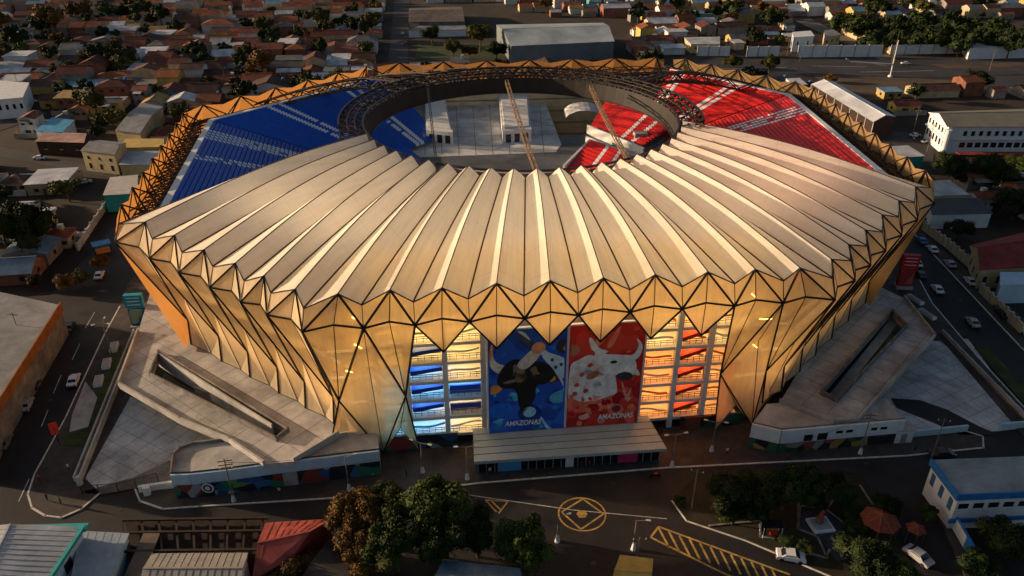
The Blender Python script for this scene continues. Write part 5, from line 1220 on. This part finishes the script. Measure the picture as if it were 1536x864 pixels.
# ================================================================== TREES
def foliage(name, c, c2):
    m = mat(name, c, .75, .3, .9, vary=.35, col2=c2, detail=6, spec=.15); return m
fol = {'dark green': foliage('dark_foliage', (.011, .022, .006), (.030, .046, .011)), 'olive': foliage('olive_foliage', (.030, .034, .008), (.085, .080, .018)), 'golden': foliage('golden_foliage', (.055, .030, .008), (.14, .075, .016)), 'deep': foliage('deep_foliage', (.014, .028, .006), (.050, .068, .012))}
def crown_mesh(seed, nclump, leaves, leaf, m, flat=.75):
    """crown of unit radius: clumps of small leaf quads scattered over lumps, with a rough inner core"""
    r = np.random.RandomState(seed); V = []; Fc = []; 
    cl = []
    for i in range(nclump):
        d = r.normal(size=3); d /= np.linalg.norm(d); d[2] = abs(d[2])*1.0-.25*r.rand(); rr = r.uniform(.42, .92)
        c = d*rr*np.array([1, 1, flat]); cl.append((c, r.uniform(.15, .40)))
    cl.append((np.zeros(3), .55))
    for c, s in cl:
        # core: low-poly lump
        n1, n2 = 7, 5; k = len(V)
        for a in range(n2):
            th = pi*(a+.5)/n2
            for b in range(n1):
                ph = 2*pi*(b+.5*(a % 2))/n1; q = s*.8*(1+.25*r.randn()*.5)
                V.append((c[0]+q*sin(th)*cos(ph), c[1]+q*sin(th)*sin(ph), c[2]+q*cos(th)*.85))
        for a in range(n2-1):
            for b in range(n1): Fc.append((k+a*n1+b, k+(a+1)*n1+b, k+(a+1)*n1+(b+1) % n1, k+a*n1+(b+1) % n1))
        for _ in range(leaves):
            d = r.normal(size=3); d /= np.linalg.norm(d)
            if d[2] < -.5: d[2] = -d[2]
            p = c+d*s*r.uniform(.78, 1.15); nn = d+.7*r.normal(size=3); nn /= np.linalg.norm(nn)
            a = np.cross(nn, r.normal(size=3)); a /= np.linalg.norm(a)+1e-9; b = np.cross(nn, a); sz = leaf*r.uniform(.45, 1.6); a = a*sz; b = b*sz*.7
            k = len(V); V += [tuple(p-a), tuple(p-b), tuple(p+a), tuple(p+b)]; Fc.append((k, k+1, k+2, k+3))
    me = bpy.data.meshes.new('crown'); me.from_pydata(V, [], Fc); me.materials.append(m); me.update(); return me
far_cr = {k: [crown_mesh(10*i+s, 9, 60, .075, m, .8) for s in range(3)] for i, (k, m) in enumerate(fol.items())}
near_cr = {k: [crown_mesh(100+10*i+s, 26, 330, .034, m, .8) for s in range(2)] for i, (k, m) in enumerate(fol.items())}
def trunk_mesh(h, r):
    b = B().tube((0, 0, 0), (.05*h, 0, h*.6), r, r*.65, 7)
    for a, t in ((.5, .8), (2.4, .9), (4.2, .75), (5.4, 1.0)): b.tube((.05*h, 0, h*.55), (.05*h+cos(a)*h*.35, sin(a)*h*.35, h*t+.1*h), r*.5, r*.15, 5)
    return b.mesh('trunk', trunkm)
tr_me = trunk_mesh(1.0, .06)
def tree(x, y, r, h, tone, label, near=False, grp='trees of the town', name='tree', sq=1.0, z=0):
    t = thing(name, label, 'tree', (x, y, z), grp, random.uniform(0, 6.28))
    o = local('trunk', tr_me, None, t); o.scale = (h*.62, h*.62, h*.7)
    o = local('crown', random.choice((near_cr if near else far_cr)[tone]), None, t); o.location = (0, 0, h-r*.75*sq); o.scale = (r*random.uniform(.85, 1.15), r*random.uniform(.85, 1.15), r*sq*random.uniform(.85, 1.15)); return t
def treepx(px, py, r, h, tone, label, near=True, **k):
    p = G(px, py, h-r*.75*k.get('sq', 1)); tree(p.x, p.y, r, h, tone, label, near, **k)
SG = 'street trees in front of the stadium'
for a in ((655, 762, 5.4, 11, 'deep', 'largest round green tree left of the crossing in front of the stadium'), (577, 752, 3.2, 8.5, 'deep', 'small round green tree between the golden tree and the largest one'), (536, 775, 4.4, 9, 'golden', 'golden brown tree at the left end of the street tree clump'), (592, 812, 4.6, 9.5, 'deep', 'green tree in front of the largest, at the bottom left of the clump'),
          (660, 822, 4.6, 9, 'dark green', 'dark green tree in the bottom middle of the clump'), (716, 800, 4.2, 8, 'dark green', 'dark tree just right of the largest street tree'), (786, 818, 5.0, 8.5, 'deep', 'rightmost broad green tree of the street clump'), (545, 830, 4.0, 7, 'golden', 'low golden tree at the bottom of the clump'), (430, 858, 4.2, 6, 'golden', 'golden bushy tree before the broken red roof')):
    treepx(*a, grp=SG)
PG = 'trees of the small park'
for a in ((1094, 745, 4.0, 7, 'dark green', 'leftmost dark round tree of the park'), (1138, 742, 3.8, 7, 'deep', 'second dark tree from the left in the park'), (1180, 735, 4.4, 7.5, 'dark green', 'broad dark tree right of centre in the park tree group'), (1208, 722, 3.4, 7, 'dark green', 'park tree nearest the front street at the right'), (1268, 745, 2.2, 4, 'dark green', 'small shrubby tree above the park path'),
          (1300, 845, 4.4, 7, 'dark green', 'dark tree below the orange gazebo'), (1340, 870, 4.0, 6, 'deep', 'tree at the bottom edge right of the gazebo'), (1130, 768, 2.6, 4.2, 'dark green', 'low tree in the lower part of the park group'), (1020, 752, 1.2, 1.6, 'deep', 'small bush at the left tip of the park'), (1226, 752, 1.6, 2.4, 'dark green', 'bush between the monument and the broad park tree'), (1278, 768, 1.9, 2.8, 'dark green', 'bush right of the monument path'), (1288, 790, 1.8, 2.6, 'deep', 'bush between the monument and the gazebo'), (1180, 815, 1.4, 2, 'dark green', 'bush right of the small framed shelter'), (1205, 822, 1.5, 2.2, 'deep', 'bush above the white pickup'), (1100, 772, 2.4, 4, 'deep', 'low tree before the leftmost park tree'), (1330, 760, 2.2, 4, 'dark green', 'dark small tree above the gazebo'), (1250, 722, 2.0, 3.4, 'dark green', 'small tree by the kerb above the monument'), (1392, 770, 1.6, 3, 'deep', 'bush beside the blue and white yard wall'), (1460, 850, 3.2, 5, 'dark green', 'dark tree behind the blue and white yard wall'), (1520, 820, 4.2, 6, 'dark green', 'dark tree below the blue banded building')):
    treepx(*a, grp=PG)
NG = 'trees near the stadium'
for a in ((30, 345, 9, 13, 'dark green', 'big dark tree at the left edge above the workshop'), (98, 425, 2.6, 4, 'golden', 'low golden shrub at the head of the left street'), (122, 418, 2.6, 4, 'olive', 'olive shrub right of the golden one at the left street head'), (52, 422, 2.2, 3.4, 'olive', 'olive shrub behind the flat grey roof'), (150, 395, 2.4, 5, 'golden', 'golden tree behind the blue stall'),
          (1440, 260, 6, 10, 'dark green', 'dark tree below the white school building'), (1490, 262, 7, 11, 'dark green', 'dark broad tree before the school building, right'), (1420, 245, 4, 7, 'dark green', 'dark tree at the left of the school tree group'), (1520, 250, 5, 8, 'deep', 'tree at the right edge below the school building'), (1525, 310, 6, 9, 'dark green', 'dark tree above the red hip roof'), (1466, 122, 5.5, 9, 'dark green', 'round dark tree standing alone in the dry field'), (1155, 96, 5, 8, 'olive', 'olive round tree beyond the right rim of the roof'), (1100, 94, 4.5, 6, 'olive', 'low olive tree beyond the back right rim'), (1245, 118, 3, 4, 'golden', 'golden shrub above the white canopy hall'), (1440, 345, 3.6, 6, 'dark green', 'dark tree left of the red hip roofed house'),
          (720, 52, 8, 15, 'olive', 'tall olive tree left of the huge warehouse'), (680, 72, 6, 11, 'olive', 'pale olive conical tree on the lawn'), (648, 52, 6.5, 11, 'dark green', 'dark round tree left on the lawn'), (745, 76, 5, 9, 'dark green', 'dark tree at the left corner of the warehouse'), (704, 78, 4, 7, 'golden', 'golden tree low on the lawn')):
    treepx(*a, grp=NG)
# dark grove beyond the highway, each tree its own
for i in range(34):
    x = 1265+(i % 12)*25+random.uniform(-8, 8); y = 78-(i//12)*15+random.uniform(-3, 3)
    if x < 1300 and y > 62: y = 50
    treepx(x, y-12, random.uniform(6.5, 9.5), random.uniform(9, 14), random.choice(['dark green', 'dark green', 'deep']), '%s tree from the left in the %s row of the dark grove beyond the highway' % (ORD[i % 12], ['front', 'middle', 'back'][i//12]), near=False, grp='grove trees beyond the highway')
# palm by the mast
p = G(1338, 92, 0); t = thing('palm_tree', 'tall dark palm at the corner of the compound walls', 'palm', tuple(p)); local('trunk', B().tube((0, 0, 0), (.5, 0, 15), .4, .25, 8), trunkm, t)
b = B()
for i in range(16):
    a = i*2.4; L = 5.5; q = Vector((.5, 0, 15))
    for k in range(6):
        f = lambda s: q+Vector((cos(a)*L*s, sin(a)*L*s, 1.6*s*(1-s)*3-2.6*s*s*(1+.3*(i % 3))))
        p0, p1 = f(k/6), f((k+1)/6); wv = Vector((-sin(a), cos(a), 0))*.55*(1-k/8); dn = Vector((0, 0, -.3))
        b.face([p0, p1, p1+wv+dn, p0+wv+dn]); b.face([p0, p0-wv+dn, p1-wv+dn, p1])
local('crown', b, fol['dark green'], t)

# ================================================================== TOWN: every house its own object
RT = {'rust': mat('rust_tile', (.20, .058, .030), .9, .5, .35, bump=.5, bscale=2.5, vary=.35, detail=8), 'dark brown': mat('brown_tile', (.085, .040, .028), .9, .5, .35, bump=.5, bscale=2.5, vary=.35, detail=8), 'maroon': mat('maroon_tile', (.12, .028, .022), .9, .4, .35, bump=.5, bscale=2.5, vary=.3, detail=8),
      'grey': mat('grey_sheet', (.13, .125, .12), .7, .35, .3, vary=.35, detail=8), 'pale': mat('pale_sheet', (.46, .46, .48), .6, .25, .3, vary=.3, detail=8), 'blue': mat('blue_sheet', (.15, .26, .36), .6, .25, .3, vary=.3, detail=8), 'ochre': mat('ochre_roof', (.32, .20, .06), .8, .3, .3, vary=.2, detail=8), 'orange': mat('orange_roof', (.26, .075, .025), .85, .3, .35, vary=.2, detail=8)}
WT = {'cream': mat('cream_render', (.40, .32, .20), .85, .25, .4, vary=.2), 'white': mat('white_render', (.50, .50, .50), .8, .2, .4, vary=.2), 'grey': mat('grey_render', (.22, .20, .18), .85, .3, .4, vary=.2), 'yellow': mat('yellow_render', (.42, .29, .09), .85, .25, .4, vary=.2), 'teal': mat('teal_render', (.10, .30, .30), .85, .25, .4, vary=.2), 'brick': mat('brick_render', (.20, .085, .055), .9, .35, .5, vary=.2)}
FARGL = mat('house_window', (.02, .02, .025), .3, .3, 1); TANK = mat('water_tank', (.05, .16, .35), .5, .1, 1)
FORB = [[(582, -60), (618, -60), (616, 100), (578, 100)], [(610, 4), (770, 4), (768, 96), (606, 96)], [(735, 22), (940, 22), (940, 96), (735, 96)], [(1000, 78), (1700, 60), (1700, 140), (1440, 128), (1250, 134), (1205, 112), (1000, 112)], [(1180, 22), (1222, 20), (1350, 80), (1330, 92), (1230, 92)], [(1205, 100), (1262, 108), (1356, 178), (1320, 200), (1290, 200)],
        [(1385, 150), (1600, 140), (1600, 245), (1400, 245)], [(1250, 30), (1600, 24), (1600, 86), (1270, 92)], [(-100, 190), (60, 165), (80, 172), (10, 200), (140, 250), (140, 262), (-60, 226), (-100, 222)], [(140, 300), (215, 300), (215, 500), (60, 900), (-100, 900), (-100, 420), (96, 452), (120, 400)], [(-60, 420), (100, 440), (100, 480), (0, 620), (-60, 620)], [(1440, 330), (1620, 330), (1700, 900), (1380, 480)],
        [(1262, 190), (1400, 196), (1400, 250), (1340, 240)], [(1380, 230), (1560, 230), (1560, 270), (1400, 270)], [(112, 250), (262, 250), (262, 262), (112, 262)]]
ou = inset(-13)
def blocked(x, y, h=3, m=0):
    if inpoly(x, y, [(p.x, p.y) for p in ou]): return True
    if y < 150 and -112 < x < 98: return True
    if y < 235 and abs(x-(-100-(y-160)*.13)) < 11: return True
    if 96 < x < 121 and y < 300: return True
    q = PX((x, y, h))
    if any(inpoly(x, y, f) for f in SPECIAL): return True
    return any(inpoly(q[0], q[1], f) for f in FORB)
def house(x, y, wd, dp, h, rz, kind, rc, wc, label, detail, grp):
    t = thing('house', label, 'house', (x, y, 0), grp, rz); a, d = wd/2, dp/2
    local('wall', B().prism([(-a, -d), (a, -d), (a, d), (-a, d)], 0, h), WT[wc], t)
    o = .5; A_, D_ = a+o, d+o; b = B(); z = h-.1; rr = min(D_, A_)*random.uniform(.30, .46)
    if kind == 'gable':
        b.face([(-A_, -D_, z), (A_, -D_, z), (A_, 0, z+rr), (-A_, 0, z+rr)]).face([(A_, D_, z), (-A_, D_, z), (-A_, 0, z+rr), (A_, 0, z+rr)])
        local('gable', B().face([(-a, -d, h), (-a, 0, h+rr*.8), (-a, d, h)]), WT[wc], t); local('gable', B().face([(a, -d, h), (a, d, h), (a, 0, h+rr*.8)]), WT[wc], t)
        b.beam((-A_, 0, z+rr), (A_, 0, z+rr), .35, .2)
    elif kind == 'hip':
        k = max(.2, A_-D_); b.face([(-A_, -D_, z), (A_, -D_, z), (k, 0, z+rr), (-k, 0, z+rr)]).face([(A_, D_, z), (-A_, D_, z), (-k, 0, z+rr), (k, 0, z+rr)]).face([(-A_, D_, z), (-A_, -D_, z), (-k, 0, z+rr)]).face([(A_, -D_, z), (A_, D_, z), (k, 0, z+rr)])
        b.beam((-k, 0, z+rr), (k, 0, z+rr), .3, .2)
    elif kind == 'crossgable':
        b.face([(-A_, -D_, z), (0, -D_, z+rr), (0, D_, z+rr), (-A_, D_, z)]).face([(A_, D_, z), (0, D_, z+rr), (0, -D_, z+rr), (A_, -D_, z)])
        local('gable', B().face([(-a, -d, h), (a, -d, h), (0, -d, h+rr*.8)]), WT[wc], t); local('gable', B().face([(a, d, h), (-a, d, h), (0, d, h+rr*.8)]), WT[wc], t)
    else:
        s = random.uniform(.4, 1.2); b.slab([Vector((-A_, -D_, z+.15)), Vector((A_, -D_, z+.15)), Vector((A_, D_, z+s)), Vector((-A_, D_, z+s))], z-.05)
    local('roof', b, RT[rc], t)
    if random.random() < .55:      # lean-to annex in the yard
        ax = random.choice((-1, 1))*random.uniform(.1, .5)*a; aw = random.uniform(2.2, a*.9); ad = random.uniform(1.8, 3.2); ah = random.uniform(2.2, 2.9)
        local('annex', B().prism([(ax-aw, d-.1), (ax+aw, d-.1), (ax+aw, d+ad), (ax-aw, d+ad)], 0, ah), WT[wc], t)
        local('annex_roof', B().slab([Vector((ax-aw-.3, d+.02, ah+.5)), Vector((ax+aw+.3, d+.02, ah+.5)), Vector((ax+aw+.3, d+ad+.3, ah+.1)), Vector((ax-aw-.3, d+ad+.3, ah+.1))][::1], ah), RT[random.choice(['grey', 'pale', 'dark brown', 'rust', 'blue'])], t)
    if detail and random.random() < .4:
        local('yard_wall', B().strip([(-A_-.8, -D_-.4), (-A_-.8, -D_-2.6), (A_+.6, -D_-2.6)], .22, 0, 1.9), WT[random.choice(['white', 'cream', 'grey'])], t)
    if detail:
        for i in range(2 if wd < 11 else 3):
            x0 = -a+wd*(i+.5)/(2 if wd < 11 else 3); local('window', B().box((x0+.8, -d-.03, 1.1), (1.3, .12, 1.1)), FARGL, t)
            if h > 5: local('window', B().box((x0, -d-.03, 4.1), (1.3, .12, 1.1)), FARGL, t)
        local('door', B().box((random.uniform(-a*.6, a*.6)*.3, -d-.04, .02), (1.0, .12, 2.1)), trunkm, t)
        local('window', B().box((-a-.03, 0, 1.1), (.12, 1.3, 1.1)), FARGL, t); local('window', B().box((a+.03, 0, 1.1), (.12, 1.3, 1.1)), FARGL, t)
        q = random.random()
        if q < .35: local('porch_roof', B().slab([Vector((-a*.7, -D_-2.0, z-.7)), Vector((a*.5, -D_-2.0, z-.7)), Vector((a*.5, -D_+.3, z-.1)), Vector((-a*.7, -D_+.3, z-.1))], z-.8), RT[random.choice(['pale', 'grey', rc])], t)
        elif q < .5: local('water_tank', B().tube((a*.6, d*.5, z+rr*.35), (a*.6, d*.5, z+rr*.35+1.5), .7, n=10), TANK, t)
        elif q < .62: local('chimney_box', B().box((a*.3, d*.2, z), (1.4, 1.4, rr+.9)), WT['white'], t)
    return t
u7 = Vector((cos(radians(6.6)), sin(radians(6.6)))); v7 = Vector((-u7.y, u7.x)); org7 = Vector((-62, 409))   # the town grid: along the rows, along the avenue
rcs = ['rust']*10+['dark brown']*5+['maroon']*3+['grey']*5+['pale']*7+['blue']*2+['ochre', 'orange', 'orange', 'orange']
wcs = ['cream']*5+['white']*5+['grey']*4+['yellow']*2+['teal']+['brick']*4
cand = []
rnd = random.Random(21)
row = 0; vv = -330
while vv < 330:
    for sgn in (-1, 1):
        uu = 9 if sgn > 0 else 9; since = 0
        while uu < 470:
            wd = rnd.uniform(8, 14) if rnd.random() < .85 else rnd.uniform(15, 20)
            c = org7+u7*(sgn*(uu+wd/2))+v7*(vv+rnd.uniform(-1.6, 1.6)); uu += wd+rnd.uniform(.3, 2.4); since += wd+2
            if since > 95: uu += 8; since = 0
            cand.append((row, sgn, c, wd, rnd.uniform(8, 12.5)))
    row += 1; vv += rnd.choice([12.5, 12.5, 17.5])
    if row % 2 == 0: vv += 2
vis = []
for r_, sgn, c, wd, dp in cand:
    q = PX((c.x, c.y, 3))
    if not (-60 < q[0] < 1600 and -45 < q[1] < 900) or c.y < 60: continue
    if blocked(c.x, c.y) or blocked(c.x-wd/2, c.y, 1) or blocked(c.x+wd/2, c.y, 1): continue
    vis.append((r_, sgn, c, wd, dp, q))
def bl5(c, wd, dp): return any(blocked(c.x+a*wd/2, c.y+b_*dp/2, 2) for a in (-1, 0, 1) for b_ in (-1, 1)) or any(inpoly(q_[0], q_[1], [(c.x-wd/2, c.y-dp/2), (c.x+wd/2, c.y-dp/2), (c.x+wd/2, c.y+dp/2), (c.x-wd/2, c.y+dp/2)]) for f in SPECIAL for q_ in f)
vis = [a for a in vis if not bl5(a[2], a[3], a[4])]
for _ in range(16000):       # sheds and small houses filling the yards close by
    wd, dp = rnd.uniform(5, 12), rnd.uniform(5, 9); c = Vector((rnd.uniform(-330, 330), rnd.uniform(110, 540)))
    q = PX((c.x, c.y, 3))
    if not (-60 < q[0] < 1590 and 0 < q[1] < 860) or bl5(c, wd+1, dp+1): continue
    if any(abs(c.x-a[2].x) < (wd+a[3])/2+.4 and abs(c.y-a[2].y) < (dp+a[4])/2+.6 for a in vis): continue
    rr_ = round(((c-org7).dot(v7)+330)/14.5); vis.append((rr_, -1 if (c-org7).dot(u7) < 0 else 1, c, wd, dp, q))
dist = sorted(vis, key=lambda a: a[2].length)
keep = []; farh = []; cnt = {}; tcnt = {}; trees = []
ntree = 0
for i, a in enumerate(vis):
    green = .30 if a[5][0] < 600 else .24
    if a[5][1] < 45: green = .42
    if a[2].length > 200 and rnd.random() < green*.62 or rnd.random() < .12: trees.append(a)
    else: keep.append(a)
keep.sort(key=lambda a: a[2].length); near_h, far_h = keep[:300], keep[300:]
rows_used = sorted({a[0] for a in keep}); rn = {r: i for i, r in enumerate(rows_used)}
near_h.sort(key=lambda a: (a[0], a[1], abs((a[2]-org7).dot(u7))))
for r_, sgn, c, wd, dp, q in near_h:
    k = (r_, sgn); cnt[k] = cnt.get(k, 0)+1
    rc, wc = rnd.choice(rcs), rnd.choice(wcs); kind = rnd.choice(['gable', 'gable', 'hip', 'crossgable', 'flat']); kind = 'flat' if rc in ('pale', 'blue') and rnd.random() < .5 else kind
    if rc in ('rust', 'dark brown', 'maroon', 'orange') and kind == 'flat': kind = 'gable'
    h = rnd.choice([3.2, 3.2, 3.5, 3.8, 6.4]) ; det = c.length < 380
    lab = '%s %s roof, %s walls, %s %s of avenue in %s town row' % (rc, {'gable': 'gable', 'hip': 'hip', 'crossgable': 'crosswise', 'flat': 'flat'}[kind], wc, ORD[cnt[k]-1], 'left' if sgn < 0 else 'right', ORD[rn[r_]])
    random.seed(r_*1000+cnt[k]); house(c.x, c.y, wd, dp, h, radians(6.6)+rnd.uniform(-.05, .05), kind, rc, wc, lab, det, 'houses of the town round the stadium')
# roofs past the first 300: one far mass of real houses
far = B(); fm = [RT[k] for k in RT]+[WT[k] for k in WT]; rk = list(RT); wk_ = list(WT)
for r_, sgn, c, wd, dp, q in far_h:
    h = rnd.choice([3.2, 3.5, 6]); mi = rk.index(rnd.choice(rcs)); wi = len(rk)+wk_.index(rnd.choice(wcs)); a, d = wd/2, dp/2; z = h
    P = [c-u7*a-v7*d, c+u7*a-v7*d, c+u7*a+v7*d, c-u7*a+v7*d]; far.prism(P, 0, h, wi); R1, R2 = c-u7*a, c+u7*a; rr = d*.4
    far.face([v3(P[0], z), v3(P[1], z), v3(R2, z+rr), v3(R1, z+rr)], mi); far.face([v3(P[2], z), v3(P[3], z), v3(R1, z+rr), v3(R2, z+rr)], mi); far.face([v3(P[3], z), v3(P[0], z), v3(R1, z+rr)], wi); far.face([v3(P[1], z), v3(P[2], z), v3(R2, z+rr)], wi)
for i in range(260):
    # outskirts beyond the frame's top
    x, y = rnd.uniform(-420, 420), rnd.uniform(640, 820); far.box((x, y, 0), (rnd.uniform(8, 15), rnd.uniform(8, 12), rnd.uniform(3, 6)), .12, rnd.randrange(len(fm)))
o = far.obj('far_houses', fm, None, kind='stuff'); tag(o, 'mass of small roofs of the distant town along the top edge', 'houses')
trees.sort(key=lambda a: (a[0], a[1], abs((a[2]-org7).dot(u7)))); tc_ = {}
random.seed(5)
rows_t = sorted({a[0] for a in trees}); rt = {r: i for i, r in enumerate(rows_t)}
extra = []
for r_, sgn, c, wd, dp, q in trees:
    if len(extra) > 240: break
    extra.append((r_, sgn, c, wd))
    if random.random() < .5: extra.append((r_, sgn, c+u7*sgn*wd*.42+v7*random.uniform(-2, 3), wd*.75))
for a in keep:
    if rnd.random() < .24 and len(extra) < 290: extra.append((a[0], a[1], a[2]+v7*(a[4]/2+3.2)+u7*rnd.uniform(-3, 3), rnd.uniform(5, 8)))
rows_t = sorted({a[0] for a in extra}); rt = {r: i for i, r in enumerate(rows_t)}
extra.sort(key=lambda a: (a[0], a[1], abs((a[2]-org7).dot(u7))))
for r_, sgn, c, wd in extra:
    k = (r_, sgn); tc_[k] = tc_.get(k, 0)+1; tone = random.choice(['dark green']*5+['olive']*3+['deep']*2+['golden']*(1 if c.length > 300 else 0)); r = wd*random.uniform(.38, .6)
    if blocked(c.x, c.y, 5): continue
    tree(c.x, c.y, r, r*random.uniform(1.5, 2.0), tone, '%s tree, %s %s of avenue in %s tree row' % (tone, ORD[min(33, tc_[k]-1)].replace('-', ''), 'left' if sgn < 0 else 'right', ORD[min(33, rt[r_])].replace('-', '')))
# utility poles scattered through the town
for i, (x, y) in enumerate(((66, 190), (208, 110), (1180, 70), (1196, 98), (460, 60), (340, 120), (120, 140), (1300, 60), (1368, 190), (32, 130), (1390, 214), (562, 60), (1484, 92))):
    pole('utility_pole', x, y+14, 10, '%s slender pole of the town %s' % (['grey', 'thin', 'pale'][i % 3], ['by the bright blue roof', 'left of the dark gabled roof', 'behind the highway wall stretch', 'beside the highway wall', 'near the upper left trees', 'above the pale roofs at upper left', 'among yards at the left', 'by the pale side road', 'left of the school building', 'by the white modern house', 'before the school yard', 'left of the far avenue', 'in the yard at far right'][i]), 1, wb=False, cat='utility pole', grp='slender poles in the town')
